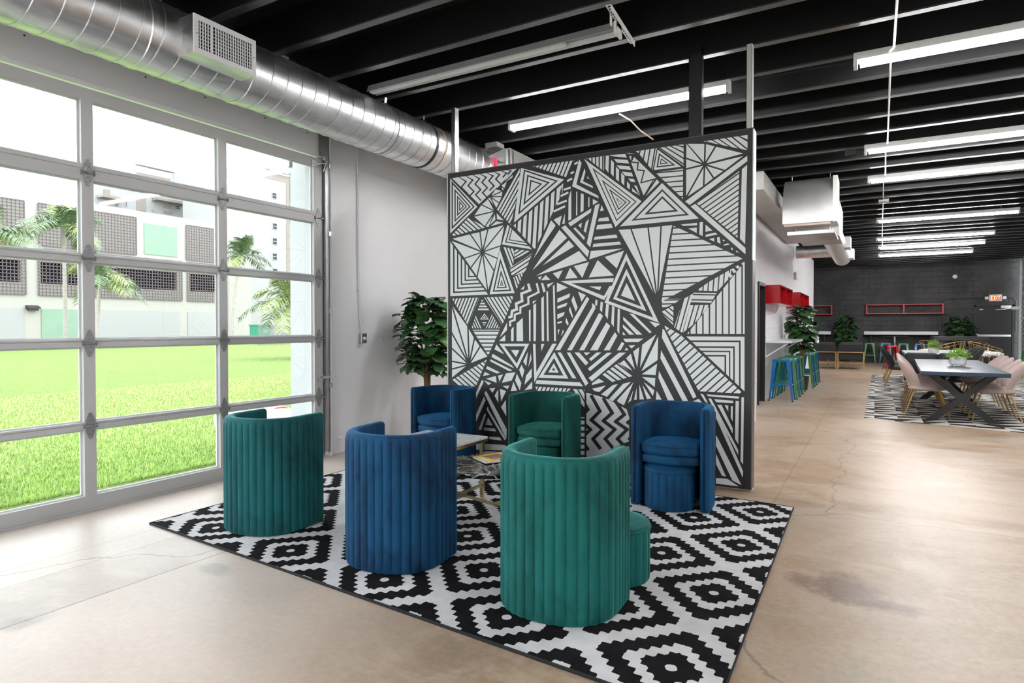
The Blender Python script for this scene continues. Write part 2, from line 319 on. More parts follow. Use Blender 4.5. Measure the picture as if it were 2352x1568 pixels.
# ------------------------------------------------------------------ mesh helpers
class MB:
    def __init__(s):s.v=[];s.f=[];s.mi=[];s.uv=None
    def add(s,v,f,m=0):
        o=len(s.v);s.v+=[tuple(x) for x in v];s.f+=[tuple(i+o for i in q) for q in f];s.mi+=[m]*len(f);return s
    def box(s,x0,x1,y0,y1,z0,z1,m=0,mx=None):
        v=[Vector((x,y,z)) for z in (z0,z1) for x,y in ((x0,y0),(x1,y0),(x1,y1),(x0,y1))]
        if mx:v=[mx@q for q in v]
        return s.add(v,[(0,3,2,1),(4,5,6,7),(0,1,5,4),(1,2,6,5),(2,3,7,6),(3,0,4,7)],m)
    def cb(s,c,d,m=0,mx=None):
        return s.box(c[0]-d[0]/2,c[0]+d[0]/2,c[1]-d[1]/2,c[1]+d[1]/2,c[2]-d[2]/2,c[2]+d[2]/2,m,mx)
    def tube(s,pts,r,n=8,m=0,cap=True,closed=False):
        pts=[Vector(p) for p in pts];R=r if isinstance(r,(list,tuple)) else [r]*len(pts)
        rings=[];up=None;N=len(pts)
        for i,p in enumerate(pts):
            if closed:t=(pts[(i+1)%N]-pts[i-1])
            else:t=(pts[min(i+1,N-1)]-pts[max(i-1,0)])
            t.normalize()
            if up is None:up=Vector((0,0,1)) if abs(t.z)<.9 else Vector((1,0,0))
            a=t.cross(up);a.normalize();b=t.cross(a);up=-b if False else a.cross(t)
            rings.append([p+(a*cos(2*PI*j/n)+b*sin(2*PI*j/n))*R[i] for j in range(n)])
        v=[q for g in rings for q in g];f=[]
        for i in range(N if closed else N-1):
            k2=(i+1)%N
            for j in range(n):f.append((i*n+j,i*n+(j+1)%n,k2*n+(j+1)%n,k2*n+j))
        if cap and not closed:f.append(tuple(range(n-1,-1,-1)));f.append(tuple((N-1)*n+j for j in range(n)))
        return s.add(v,f,m)
    def bar(s,p,q,w,h,m=0,up=(0,0,1)):
        """rectangular bar from p to q, w sideways, h along up"""
        p=Vector(p);q=Vector(q);t=(q-p).normalized();u=Vector(up);a=t.cross(u)
        if a.length<1e-4:a=t.cross(Vector((1,0,0)))
        a.normalize();u=a.cross(t).normalized();a*=w/2;u*=h/2
        v=[p-a-u,p+a-u,p+a+u,p-a+u,q-a-u,q+a-u,q+a+u,q-a+u]
        return s.add(v,[(0,1,2,3),(7,6,5,4),(0,4,5,1),(1,5,6,2),(2,6,7,3),(3,7,4,0)],m)
    def lathe(s,prof,n=24,c=(0,0,0),m=0,caps=True):
        v=[];f=[]
        for r,z in prof:
            for j in range(n):v.append((c[0]+r*cos(2*PI*j/n),c[1]+r*sin(2*PI*j/n),c[2]+z))
        for i in range(len(prof)-1):
            for j in range(n):f.append((i*n+j,i*n+(j+1)%n,(i+1)*n+(j+1)%n,(i+1)*n+j))
        if caps:f.append(tuple(range(n-1,-1,-1)));f.append(tuple((len(prof)-1)*n+j for j in range(n)))
        return s.add(v,f,m)
    def prism(s,poly,z0,z1,m=0,fn=None):
        """poly list of 2D; fn maps (a,b,c)->Vector"""
        fn=fn or (lambda a,b,c:(a,b,c));n=len(poly)
        v=[fn(x,y,z0) for x,y in poly]+[fn(x,y,z1) for x,y in poly]
        return s.add(v,[tuple(range(n-1,-1,-1)),tuple(range(n,2*n))]+[(i,(i+1)%n,n+(i+1)%n,n+i) for i in range(n)],m)
    def loft(s,layers,m=0,cap=True):
        n=len(layers[0]);v=[p for L in layers for p in L];f=[]
        for i in range(len(layers)-1):
            for j in range(n):f.append((i*n+j,i*n+(j+1)%n,(i+1)*n+(j+1)%n,(i+1)*n+j))
        if cap:f.append(tuple(range(n-1,-1,-1)));f.append(tuple((len(layers)-1)*n+j for j in range(n)))
        return s.add(v,f,m)
    def obj(s,name,mt,parent=None,smooth=False,bevel=0,fix=True):
        me=bpy.data.meshes.new(name);me.from_pydata(s.v,[],s.f)
        mt=mt if isinstance(mt,(list,tuple)) else [mt]
        for x in mt:me.materials.append(M[x])
        if len(mt)>1:me.polygons.foreach_set('material_index',s.mi)
        if fix:
            bm=bmesh.new();bm.from_mesh(me);bmesh.ops.recalc_face_normals(bm,faces=bm.faces);bm.to_mesh(me);bm.free()
        if s.uv:
            ul=me.uv_layers.new();
            for l in me.loops:ul.data[l.index].uv=s.uv(s.v[l.vertex_index])
        if smooth:
            me.polygons.foreach_set('use_smooth',[True]*len(me.polygons))
            try:me.set_sharp_from_angle(angle=smooth if isinstance(smooth,float) else rad(40))
            except Exception:pass
        o=bpy.data.objects.new(name,me);COL.objects.link(o)
        if parent:o.parent=parent
        if bevel:
            md=o.modifiers.new('bevel','BEVEL');md.width=bevel;md.segments=2;md.limit_method='ANGLE'
        return o
def tag(o,label,cat,group=None,kind=None):
    o['label']=label;o['category']=cat
    if group:o['group']=group
    if kind:o['kind']=kind
    return o
def thing(name,label,cat,loc=(0,0,0),rz=0,group=None,kind=None):
    o=bpy.data.objects.new(name,None);COL.objects.link(o);o.location=loc;o.rotation_euler=(0,0,rz);o.empty_display_size=.1
    return tag(o,label,cat,group,kind)
def struct(name,mb,mt,parent=None,**k):
    o=mb.obj(name,mt,parent,**k)
    if not parent:o['kind']='structure'
    return o
def dup(root,loc=None,rz=None,label=None,group=None,mats=None,scale=None):
    def cp(o,par):
        c=o.copy();COL.objects.link(c)
        if par:c.parent=par
        if mats and c.type=='MESH' and any(m_.name in mats for m_ in c.data.materials):
            for i in range(len(c.material_slots)):
                nm=c.data.materials[i].name
                if nm in mats:
                    c.material_slots[i].link='OBJECT';c.material_slots[i].material=M[mats[nm]]
        for ch in o.children:cp(ch,c)
        return c
    r=cp(root,None)
    if loc is not None:r.location=loc
    if rz is not None:r.rotation_euler=(0,0,rz)
    if scale:r.scale=scale
    if label:r['label']=label
    if group:r['group']=group
    return r
# ================================================================== THE ROOM
XW=-4.97      # inner plane of the left wall and of the glass overhead door
XR=4.45;YF=27.5;ZJ=3.67;ZD=3.98;YB=-4.0
struct('floor',MB().box(-5.2,XR+.2,YB-.2,YF+.2,-.15,0),'concrete')
struct('ceiling',MB().box(-5.3,XR+.2,YB-.2,YF+.2,ZD,ZD+.15),'deck_black')
DY0,DY1,DZ=-1.0,4.68,3.085
struct('wall_left',MB().box(XW-.25,XW,DY1+.04,9.0,0,ZD).box(XW-.25,XW,YB-.2,DY0-.04,0,ZD).box(XW-.25,XW,DY0-.04,DY1+.04,DZ+.03,ZD),'wall_grey')
struct('wall_right',MB().box(XR,XR+.2,YB-.2,24,0,ZD),'wall_white')
struct('wall_back',MB().box(XW,-4.4,YB-.2,YB,0,ZD).box(-1.4,XR,YB-.2,YB,0,ZD).box(-4.4,-1.4,YB-.2,YB,3.2,ZD),'wall_white')
WC=-1.76
struct('wall_partition',MB().box(XW-.25,WC,9.0,9.15,0,ZD).box(WC-.18,WC,9.15,11.47,0,3.52).box(WC-.18,WC,12.19,22.75,0,3.52).box(WC-.18,WC,11.47,12.19,2.13,3.52),'wall_white')
struct('wall_far',MB().box(-6,XR+.2,YF,YF+.2,0,ZD),'block_black')
struct('wall_side_room',MB().box(-6.2,-6,9.15,YF+.2,0,ZD),'dark')
# striped partition at the far right end
g=MB().box(4.27,4.36,24.0,27.1,0,3.72)
struct('wall_striped',g,'wall_striped')
struct('trim_1',MB().box(4.20,4.38,26.9,27.15,0,3.78).box(4.24,4.38,24.0,27.1,1.62,1.68),'mural_edge_light')
# ceiling joists
n=0
y=5.49-.629*14
j0=None
while y<YF-.1:
    if j0 is None:
        j0=thing('ceiling_joist','black steel joist running across the ceiling in an even row of the same','ceiling joist',(0,y,ZJ),0,'black joists under the ceiling deck')
        MB().box(-5.0,XR,-.004,.004,.012,ZD-ZJ-.002).box(-5.0,XR,-.004,.055,ZD-ZJ-.012,ZD-ZJ-.001).obj('web','black_paint',j0)
        MB().box(-5.0,XR,-.004,.066,0,.012).box(-5.0,XR,.060,.066,.012,.03).obj('bottom_flange','black_flange',j0)
    else:
        lb=None
        for fy,fn in ((4.55,'the unlit strip light'),(5.41,'the mural partition'),(6.16,'the nearest lit passage light'),(9.29,'the second passage light'),(11.2,'the third passage light'),(15.56,'the fourth passage light'),(18.76,'the fifth passage light'),(20.78,'the sixth passage light'),(23.05,'the last passage light')):
            if 0<=fy-y<.629:lb='black steel ceiling joist just on the camera side of '+fn
            elif 0<y-fy<.629 and not lb:lb='black steel ceiling joist just beyond '+fn
        if y>YF-.75:lb='black steel ceiling joist nearest the black far wall'
        dup(j0,(0,y,ZJ),label=lb)
    y+=.629
# ------------------------------------------------------------------ glass overhead door
door=bpy.data.objects.new('door_1',None);COL.objects.link(door);door['kind']='structure';door.location=(XW,DY0,0)
def D(mb,name,mt,par=None,**k):
    mb.v=[(x,y_-DY0,z) for x,y_,z in mb.v];return mb.obj(name,mt,par or door,**k)
zr=[.0,.627,1.232,1.852,2.472,3.085]
rh=[.12,.058,.058,.058,.112,.085]
TH=.05
D(MB().box(-TH,0,DY0,DY1-.04,.004,.115).box(-TH+.012,.012,DY0,DY1-.04,.0,.02),'bottom_rail','door_frame')
D(MB().box(-TH,0,DY0,DY1-.04,3.0,3.085),'top_rail','door_frame')
for i in (1,2,3,4):
    a_,b_=(zr[i]-.029,zr[i]+.029) if i<4 else (zr[i]-.052,zr[i]+.06)
    mid=zr[i]+(.012 if i<4 else .028)
    D(MB().box(-TH,0,DY0,DY1-.04,a_,mid-.0022).box(-TH,0,DY0,DY1-.04,mid+.0022,b_).box(-TH,-.006,DY0,DY1-.04,mid-.003,mid+.003),'rail','door_frame',bevel=.002)
st=[-.87,.22,1.31,2.405,3.497]
for sy in st:D(MB().box(-TH,.001,sy-.04,sy+.04,.11,3.02),'stile','door_frame')
D(MB().box(-TH,.001,4.53,4.64,.11,3.02),'stile','door_frame')
edges=[(-1.0,-.91)]+[(s_+.04,0) for s_ in st]
lo=[s_+.04 for s_ in st];hi=[s_-.04 for s_ in st[1:]]+[4.53]
zl=[(.115,.598),(.656,1.203),(1.261,1.823),(1.881,2.42),(2.532,3.0)]
for (ya,yb) in zip(lo,hi):
    for za,zb in zl:
        p=D(MB().box(-.034,-.028,ya-.004,yb+.004,za-.004,zb+.004),'glass_pane','glass')
        m_=MB();t_=.012
        for q in ((ya,yb,za,za+t_),(ya,yb,zb-t_,zb),(ya,ya+t_,za+t_,zb-t_),(yb-t_,yb,za+t_,zb-t_)):m_.box(-.046,-.036,*q)
        D(m_,'glazing_bead','white_trim',p)
def hinge(y,z,end=False):
    m_=MB();w_=.034
    up_=[(-w_,0),(-w_*.95,.03),(-w_*.35,.085),(-.008,.094),(.008,.094),(w_*.35,.085),(w_*.95,.03),(w_,0)]
    m_.prism(up_,.001,.007,fn=lambda a,b,c:(c,y+a,z+b+.004))
    m_.prism([(a,-b) for a,b in up_],.001,.007,fn=lambda a,b,c:(c,y+a,z+b-.004))
    m_.tube([(.012,y-.045,z),(.012,y+.045,z)],.0075,8)
    for s_ in (-1,1):m_.prism([(-.001,-.02),(.02,-.006),(.02,.008),(-.001,.022)],0,.004,fn=lambda a,b,c:(a,y+s_*.043+c*s_,z+b))
    for zz in (.03,.06,-.03,-.06):m_.lathe([(.005,0),(.005,.003)],8,(0,0,0));m_.v[-16:]=[(.007+q[2],y+q[0],z+zz+q[1]) for q in m_.v[-16:]]
    o=D(m_,'hinge','hinge_metal')
    if end:
        D(MB().tube([(.014,y+.03,z),(.014,y+.10,z)],.006,8).tube([(.014,y+.082,z),(.014,y+.097,z)],.02,12),'roller','steel',o)
for i in (1,2,3,4):
    for sy in st:hinge(sy,zr[i])
    hinge(4.585,zr[i],True)
# latch, track and brackets on the right jamb
D(MB().box(.001,.02,4.56,4.63,.80,.86).box(.02,.05,4.60,4.70,.82,.845).tube([(.01,4.57,.83),(.035,4.57,.83)],.012,8),'latch','steel')
D(MB().box(-.005,.03,4.655,4.66,.05,3.12).box(.03,.034,4.655,4.695,.05,3.12).box(-.005,.0,4.655,4.70,.05,3.12).box(.028,.034,4.69,4.70,.05,3.12),'vertical_track','track_metal')
D(MB().box(.0,.05,4.715,4.722,.0,3.42).box(.0,.006,4.715,4.75,0,3.42),'jamb_angle','plate_gloss')
D(MB().bar((.03,4.52,3.0),(.06,4.66,3.04),.05,.006).box(.0,.012,4.5,4.56,2.99,3.05).bar((.03,4.64,2.95),(.06,4.66,3.06),.05,.008),'top_bracket','steel')
D(MB().tube([(-.04,4.63,3.34),(.05,4.63,3.34)],.02,10).box(.0,.03,4.60,4.70,3.12,3.45),'track_bracket','track_metal')
for z_ in (.72,1.5,2.3,3.0):D(MB().box(.035,.05,4.69,4.725,z_,z_+.045),'track_clip','steel')
# header casing over the door
struct('trim_2',MB().box(XW,XW+.055,DY0-.05,4.52,3.10,3.50).box(XW+.055,XW+.058,DY0,4.50,3.112,3.116),'wall_grey')
struct('trim_3',MB().box(XW-.25,XW-.06,4.64,4.72,0,3.12).box(XW-.25,XW-.06,DY0-.04,DY0,0,3.12),'ext_white')
m_=MB()
for y_ in (2.0,2.8,3.3,3.9,4.4):m_.lathe([(.006,0),(.006,.004)],8);m_.v[-16:]=[(XW+.055+q[2],y_+q[0],3.29+q[1]) for q in m_.v[-16:]]
m_.obj('screw_heads','dark',bpy.data.objects['trim_2'])
# unseen window added in the back wall to let in more daylight
wn_=bpy.data.objects.new('added_window',None);COL.objects.link(wn_);wn_['kind']='structure';wn_.location=(-2.9,YB-.1,0)
m_=MB()
for x in (-1.47,0,1.47):m_.box(x-.03,x+.03,-.03,.03,0,3.2)
for z in (.03,3.17):m_.box(-1.5,1.5,-.03,.03,z-.03,z+.03)
m_.obj('window_frame','door_frame',wn_)
MB().box(-1.47,1.47,-.004,.004,.06,3.14).obj('window_pane','glass',wn_)
# ------------------------------------------------------------------ doors
def doorset(nm,loc,build):
    d=bpy.data.objects.new(nm,None);COL.objects.link(d);d['kind']='structure';d.location=loc;build(d);return d
def b2(d):
    MB().box(-.18,.03,.0,.06,0,2.08).box(-.18,.03,.66,.72,0,2.08).box(-.18,.03,0,.72,2.08,2.14).obj('door_frame','dark',d)
    MB().box(-.12,-.08,.06,.66,.01,2.08).obj('door_leaf','dark',d)
    MB().lathe([(.012,0),(.012,.04),(.032,.05),(.036,.075),(.02,.095)],16);
    k_=MB().lathe([(.012,0),(.012,.04),(.032,.05),(.036,.075),(.02,.095)],16);k_.v=[(q[2]-.08,.11+q[0],.97+q[1]) for q in k_.v];k_.obj('door_handle','chrome',d,smooth=True)
doorset('door_2',(WC,11.47,0),b2)
def b3(d):
    MB().box(-.06,0,-.05,.0,0,2.12).box(1.02,1.08,-.05,.0,0,2.12).box(-.06,1.08,-.05,0,2.07,2.13).obj('door_frame','dark',d)
    MB().box(0,1.02,-.03,-.005,.01,2.07).obj('door_leaf','door_black',d)
    MB().box(.04,.98,-.08,-.045,1.02,1.09).box(.0,.08,-.07,-.03,1.07,1.11).obj('push_bar','white_paint',d)
    m_=MB().box(.70,.98,-.09,-.05,2.02,2.10).bar((.95,-.08,2.0),(.75,-.2,1.97),.02,.02).bar((.75,-.2,1.97),(.55,-.06,1.96),.02,.02);m_.obj('door_closer','white_paint',d)
    MB().box(.1,.2,-.06,-.03,1.96,1.99).obj('contact_sensor','white_paint',d)
doorset('door_3',(3.09,YF,0),b3)
# exit sign
es=thing('exit_sign','white exit sign with red glowing letters and two lamp heads above the black far door','exit sign',(3.63,YF-.05,2.375))
MB().box(-.18,.18,-.03,.05,-.115,.115).obj('housing','white_paint',es,bevel=.01)
MB().box(-.135,.135,-.036,-.03,-.085,.085).obj('sign_face','exit_red',es)
def letters(txt,h,par,mt,y):
    L={'E':[(0,0,.12,1),(.12,0,.4,.14),(.12,.43,.36,.57),(.12,.86,.4,1)],'I':[(.04,0,.18,1)],'T':[(.18,0,.32,.86),(0,.86,.5,1)],'X':'x'}
    m_=MB();x=-.94*h
    for c in txt:
        if L[c]=='x':
            for s_ in (1,-1):
                m_.prism([(x+(.0 if s_>0 else .36)*h,-h/2),(x+(.14 if s_>0 else .5)*h,-h/2),(x+(.5 if s_>0 else .14)*h,h/2),(x+(.36 if s_>0 else .0)*h,h/2)],y,y-.004,fn=lambda a,b,c2:(a,c2,b))
        else:
            for q in L[c]:m_.box(x+q[0]*h,x+q[2]*h,y-.004,y,q[1]*h-h/2,q[3]*h-h/2)
        x+={'E':.50,'X':.60,'I':.30,'T':.5}[c]*h
    m_.obj('lettering',mt,par)
letters('EXIT',.135,es,'exit_letter',-.0365)
for s_ in (-1,1):
    l=MB().box(s_*.25-.05,s_*.25+.05,-.05,.03,-.05,.05).obj('lamp_head','white_paint',es,bevel=.015)
tag(MB().tube([(3.4,YF-.02,2.36),(2.25,YF-.02,2.36),(2.12,YF-.02,2.30),(2.09,YF-.02,2.2),(2.09,YF-.02,1.2)],.012,6).obj('conduit','dark'),'black conduit curving along the black far wall to the red-framed shelf','conduit')
tag(MB().tube([(3.9,YF-.02,2.37),(4.13,YF-.02,2.35),(4.2,YF-.02,2.25),(4.2,YF-.02,1.2)],.012,6).obj('conduit','dark'),'black conduit turning down right of the exit sign','conduit')
q=YP(2193,635,YF);k_=MB().lathe([(.07,0),(.075,.03),(.05,.06)],16);k_.v=[(q.x+v[0],YF-v[2],q.z+v[1]) for v in k_.v];tag(k_.obj('wall_camera','white_paint',smooth=True),'small white dome device high on the black far wall','security camera')
tag(MB().box(4.0,4.2,26.9,27.0,1.95,2.05).obj('control_box','white_paint'),'small white box beside the striped far partition','electrical box')
# ------------------------------------------------------------------ left wall fittings
cd=thing('wall_conduit','thin painted conduit running down the left wall to a grey switch box','conduit',(XW,5.17,0))
MB().tube([(.015,-.03,ZJ),(.015,-.02,2.0),(.015,-.005,1.45),(.02,.02,1.36),(.02,.03,1.28)],.009,8).obj('conduit_pipe','plate_gloss',cd,smooth=True)
for z_ in (1.75,3.02,2.5):MB().box(0,.02,-.035,.0,z_,z_+.02).obj('pipe_clip','steel',cd)
MB().box(0,.05,-.01,.075,1.17,1.28).obj('switch_box','track_metal',cd,bevel=.006)
k_=MB().lathe([(.018,0),(.014,.02)],8);k_.v=[(.05+v[2],.03+v[0],1.225+v[1]) for v in k_.v];k_.obj('switch_knob','white_paint',cd)
k_=MB().lathe([(.02,0),(.02,.004)],12);k_.v=[(XW+v[2],5.54+v[0],1.203+v[1]) for v in k_.v];tag(k_.obj('wall_plug','white_paint'),'tiny round patch on the left wall beside the fig tree','wall fitting')
k_=MB().lathe([(.028,0),(.022,.05)],12);k_.v=[(XW+v[2],4.86+v[0],.17+v[1]) for v in k_.v];tag(k_.obj('door_stop','white_paint'),'white round door stop low on the left wall beside the glass door','door stop')
# ------------------------------------------------------------------ spiral duct
DC=(-4.36,3.36);DR=.245
duct=thing('spiral_duct','large galvanised spiral duct running along the top of the left wall','air duct',(DC[0],0,DC[1]))
def ring_tube(mb,y0,y1,r0,r1=None,n=48):
    r1=r1 or r0
    v=[(r*cos(2*PI*j/n),y,r*sin(2*PI*j/n)) for y,r in ((y0,r0),(y1,r1)) for j in range(n)]
    return mb.add(v,[(j,(j+1)%n,n+(j+1)%n,n+j) for j in range(n)])
mb=MB();ring_tube(mb,-3.9,6.55,DR);mb.obj('duct_body','galvanised',duct,smooth=True,fix=True)
mb=MB()
# spiral lock seam
n=48;pts=[];y=-3.9;pitch=.145
while y<6.45:
    for j in range(n):
        a_=2*PI*j/n;pts.append(((DR+.001)*cos(a_),y+pitch*j/n,(DR+.001)*sin(a_)))
    y+=pitch
sv=[];sf=[]
for i,p in enumerate(pts):
    s_=(DR+.0045)/(DR+.001)
    sv+=[(p[0],p[1]-.005,p[2]),(p[0]*s_,p[1],p[2]*s_),(p[0],p[1]+.005,p[2])]
for i in range(len(pts)-1):
    a_=i*3;sf+=[(a_,a_+1,a_+4,a_+3),(a_+1,a_+2,a_+5,a_+4)]
mb.add(sv,sf);mb.obj('lock_seam','galvanised',duct,smooth=True)
for y_,dw in ((2.42,.02),(3.20,.02),(.9,.02),(6.42,.015)):
    mb=MB();ring_tube(mb,y_-dw,y_+dw,DR+.006);ring_tube(mb,y_-dw-.006,y_-dw,DR,DR+.006);ring_tube(mb,y_+dw,y_+dw+.006,DR+.006,DR);mb.obj('joint_collar','galvanised',duct,smooth=True)
mb=MB();ring_tube(mb,5.64,5.66,DR+.004);mb.obj('rust_streak','wire',duct,smooth=True)
# supply register on the duct
rg=thing('supply_register','white supply air register on the side of the spiral duct','air register',(-4.0,2.60,3.21))
rg_b=MB().box(-.19,0,0,.49,.0,.26)
rg_b.obj('register_box','galvanised',rg)
m_=MB();fw_=.036
for q in ((0,.49,0,fw_),(0,.49,.26-fw_,.26),(0,fw_,fw_,.26-fw_),(.49-fw_,.49,fw_,.26-fw_)):m_.box(.001,.012,*q)
m_.box(.001,.012,.125,.143,fw_,.26-fw_)
m_.obj('register_frame','white_paint',rg,bevel=.002)
MB().box(.0005,.002,fw_,.49-fw_,fw_,.26-fw_).obj('register_throat','dark',rg)
m_=MB();y_=fw_+.012
while y_<.49-fw_-.004:
    if not .118<y_<.148:m_.box(.004,.012,y_-.0028,y_+.0028,fw_,.26-fw_)
    y_+=.0195
z_=fw_+.02
while z_<.26-fw_:
    m_.box(.002,.004,fw_,.49-fw_,z_-.0025,z_+.0025);z_+=.0245
m_.obj('register_blades','white_paint',rg)
for s_ in (.02,.47):
    k_=MB().lathe([(.004,0),(.003,.003)],8);k_.v=[(.012+v[2],s_+v[0],.13+v[1]) for v in k_.v];k_.obj('screw','dark',rg)
# duct straps
for y_,lb in ((4.87,'perforated hanger strap looped round the spiral duct left of the steel stud'),(5.49,'dark hanger strap on the spiral duct just left of the mural stud')):
    sx=thing('duct_strap',lb,'duct strap',(DC[0],y_,DC[1]),0,'straps of the spiral duct')
    pl=[]
    for j in range(0,25):
        a_=-PI*1.22+2*PI*.94*j/24+PI*.0
        a_=rad(118)+2*PI*(.86)*j/24
        pl.append(((DR+.006)*cos(a_),0,(DR+.006)*sin(a_)))
    top=(.06,0,ZJ-DC[1])
    mt_='steel' if y_<5 else 'dark'
    m_=MB()
    pl=[top,(.05,0,ZJ-DC[1]-.05)]+pl+[(.055,0,ZJ-DC[1]-.05)]
    for p_,q_2 in zip(pl[:-1],pl[1:]):
        m_.bar(p_,q_2,.028,.003,up=(0,0,1) if abs(Vector(q_2).x-Vector(p_).x)>abs(Vector(q_2).z-Vector(p_).z) else (1,0,0))
    m_.obj('strap_band',mt_,sx)
# plenum and air handler at the duct end
ah=thing('air_handler','galvanised air handling plenum box behind the top left of the mural','air handler',(-4.36,6.4,3.3))
q0=YP(1128,325,7.0)
AH=MB();
ah.location=(-4.36,6.55,0)
AH.box(-.30,.32,0.35,2.35,2.95,3.63)
AH.obj('cabinet','hvac_grey',ah)
L0=[(DR*cos(2*PI*j/16)*1.0,0,3.36+DR*sin(2*PI*j/16)) for j in range(16)]
def sq(j):
    a_=2*PI*j/16;c_,s_=cos(a_),sin(a_);m2=max(abs(c_),abs(s_));return (.30*c_/m2+.01,.25,3.28+.32*s_/m2)
MB().loft([L0,[sq(j) for j in range(16)],[(q[0],.35,q[2]) for q in [sq(j) for j in range(16)]]]).obj('transition','galvanised',ah)
MB().box(.10,.27,.12,.3,3.60,3.66).obj('junction_box','hvac_grey',ah)
MB().box(.235,.29,.06,.10,3.30,3.44).obj('pink_label','pink_tape',ah)
MB().box(.321,.325,.9,1.2,3.38,3.6).box(.321,.325,1.35,1.65,3.38,3.6).obj('access_panel','paper',ah)
MB().box(.30,.33,.3,.34,2.95,3.6).box(.30,.33,.4,.44,2.95,3.6).obj('flange','steel',ah)
# ------------------------------------------------------------------ mural partition
YM=5.414
mz=2.975
mx0,mx1=-3.925,-.875
mp=thing('mural_partition','tall freestanding partition painted with black and white geometric mural','partition wall',(mx0,YM,0))
W_=mx1-mx0
MB().box(0,W_,.0,.13,.012,mz-.008).obj('panel','mural_dark',mp)
MB().box(W_,W_+.006,.0,.13,0.01,1.9).obj('end_cap','mural_edge_dark',mp)
MB().box(W_,W_+.007,.0,.13,1.9,mz-.01).obj('end_cap','mural_edge_light',mp)
MB().box(-.012,.0,-.004,.13,0.01,mz-.008).obj('edge_trim','mural_edge_light',mp)
MB().box(-.012,W_+.007,.02,.128,.0,.012).obj('base_plate','white_trim',mp)
MB().box(-.012,W_+.006,.0,.13,mz-.008,mz).obj('top_cap','mural_edge_dark',mp)
for x_,w2,mt_,zt in ((.045,.045,'steel',ZJ),(2.29,.11,'black_paint',ZJ+.08),(W_-.035,.045,'hvac_grey',ZJ)):
    x_=x_ if x_!=2.29 else YP(1594,310,YM).x-mx0
    MB().box(x_-w2/2,x_+w2/2,.03,.033,mz-.3,zt).box(x_-w2/2,x_-w2/2+.003,.03,.10,mz-.3,zt).box(x_+w2/2-.003,x_+w2/2,.03,.10,mz-.3,zt).obj('stud_post',mt_,mp)
# ------------------------------------------------------------------ mural pattern: cells of straight-edged shapes on the partition's plane
PW=[];PB=[]     # white / dark shapes (pixel coordinates of the calibrated view, converted to the plane below)
class T_:
    def __init__(s,ox,oy,k):s.ox,s.oy,s.k=ox,oy,k
    def p(s,q):return (s.ox+q[0]/s.k,s.oy+q[1]/s.k)
cA=T_(1020,280,3.7333);cB=T_(1360,280,3.7333);cC=T_(1020,640,3.7333);cD=T_(1360,640,3.136)
def area(p):return sum(p[i][0]*p[(i+1)%len(p)][1]-p[(i+1)%len(p)][0]*p[i][1] for i in range(len(p)))/2
def hclip(p,n,c):
    """keep n.x>=c"""
    out=[]
    for i in range(len(p)):
        a=p[i];b=p[(i+1)%len(p)];da=a[0]*n[0]+a[1]*n[1]-c;db=b[0]*n[0]+b[1]*n[1]-c
        if da>=0:out.append(a)
        if da*db<0:
            t=da/(da-db);out.append((a[0]+(b[0]-a[0])*t,a[1]+(b[1]-a[1])*t))
    return out
def edges_(p):
    if area(p)<0:p=p[::-1]
    E=[]
    for i in range(len(p)):
        a=p[i];b=p[(i+1)%len(p)];d=(b[0]-a[0],b[1]-a[1]);l=math.hypot(*d)
        if l<1e-6:continue
        n=(-d[1]/l,d[0]/l);E.append((n,n[0]*a[0]+n[1]*a[1]))
    return p,E
def inset(p,w):
    p,E=edges_(p)
    for n,c in E:
        p=hclip(p,n,c+w)
        if len(p)<3:return []
    return p
def emit(p,L=None):
    if len(p)>=3 and abs(area(p))>2.5:(PW if L is None else L).append(p)
HW=1.45
def raw(c,*ps):
    for p in ps:emit([c.p(q) for q in p])
def cell(c,*ps,w=HW):
    for p in ps:emit(inset([c.p(q) for q in p],w))
def fan(c,o,pts,w=HW,closed=False):
    for i in range(len(pts)-(0 if closed else 1)):cell(c,[o,pts[i],pts[(i+1)%len(pts)]],w=w)
def stripes(c,poly,d,sp,w=HW,ph=.5,white=None):
    p=[c.p(q) for q in poly];l=math.hypot(*d);n=(-d[1]/l,d[0]/l);sp/=c.k
    lo=min(q[0]*n[0]+q[1]*n[1] for q in p);hi=max(q[0]*n[0]+q[1]*n[1] for q in p)
    k_=lo-sp*ph
    pi_=inset(p,HW)
    while k_<hi and pi_:
        q=hclip(pi_,n,k_+w);q=hclip(q,(-n[0],-n[1]),-(k_+sp-w)) if len(q)>2 else []
        if len(q)>2:emit(q)
        k_+=sp
def rings(c,poly,bands,sides=None):
    p,E=edges_([c.p(q) for q in poly]);k_=c.k
    idx=sides if sides is not None else range(len(E))
    for b in range(0,len(bands),2):
        d0=bands[b]/k_
        if b+1>=len(bands):
            q=p
            for j,(n,cc) in enumerate(E):
                q=hclip(q,n,cc+(d0 if j in idx else HW)) if len(q)>2 else []
            if len(q)>2:emit(q)
            continue
        d1=bands[b+1]/k_
        for i in idx:
            q=p
            for j,(n,cc) in enumerate(E):
                if len(q)<3:break
                if j==i:q=hclip(q,n,cc+d0);q=hclip(q,(-n[0],-n[1]),-(cc+d1)) if len(q)>2 else []
                else:q=hclip(q,n,cc+((d1 if j<i else d0) if j in idx else HW))
            if len(q)>2:emit(q)
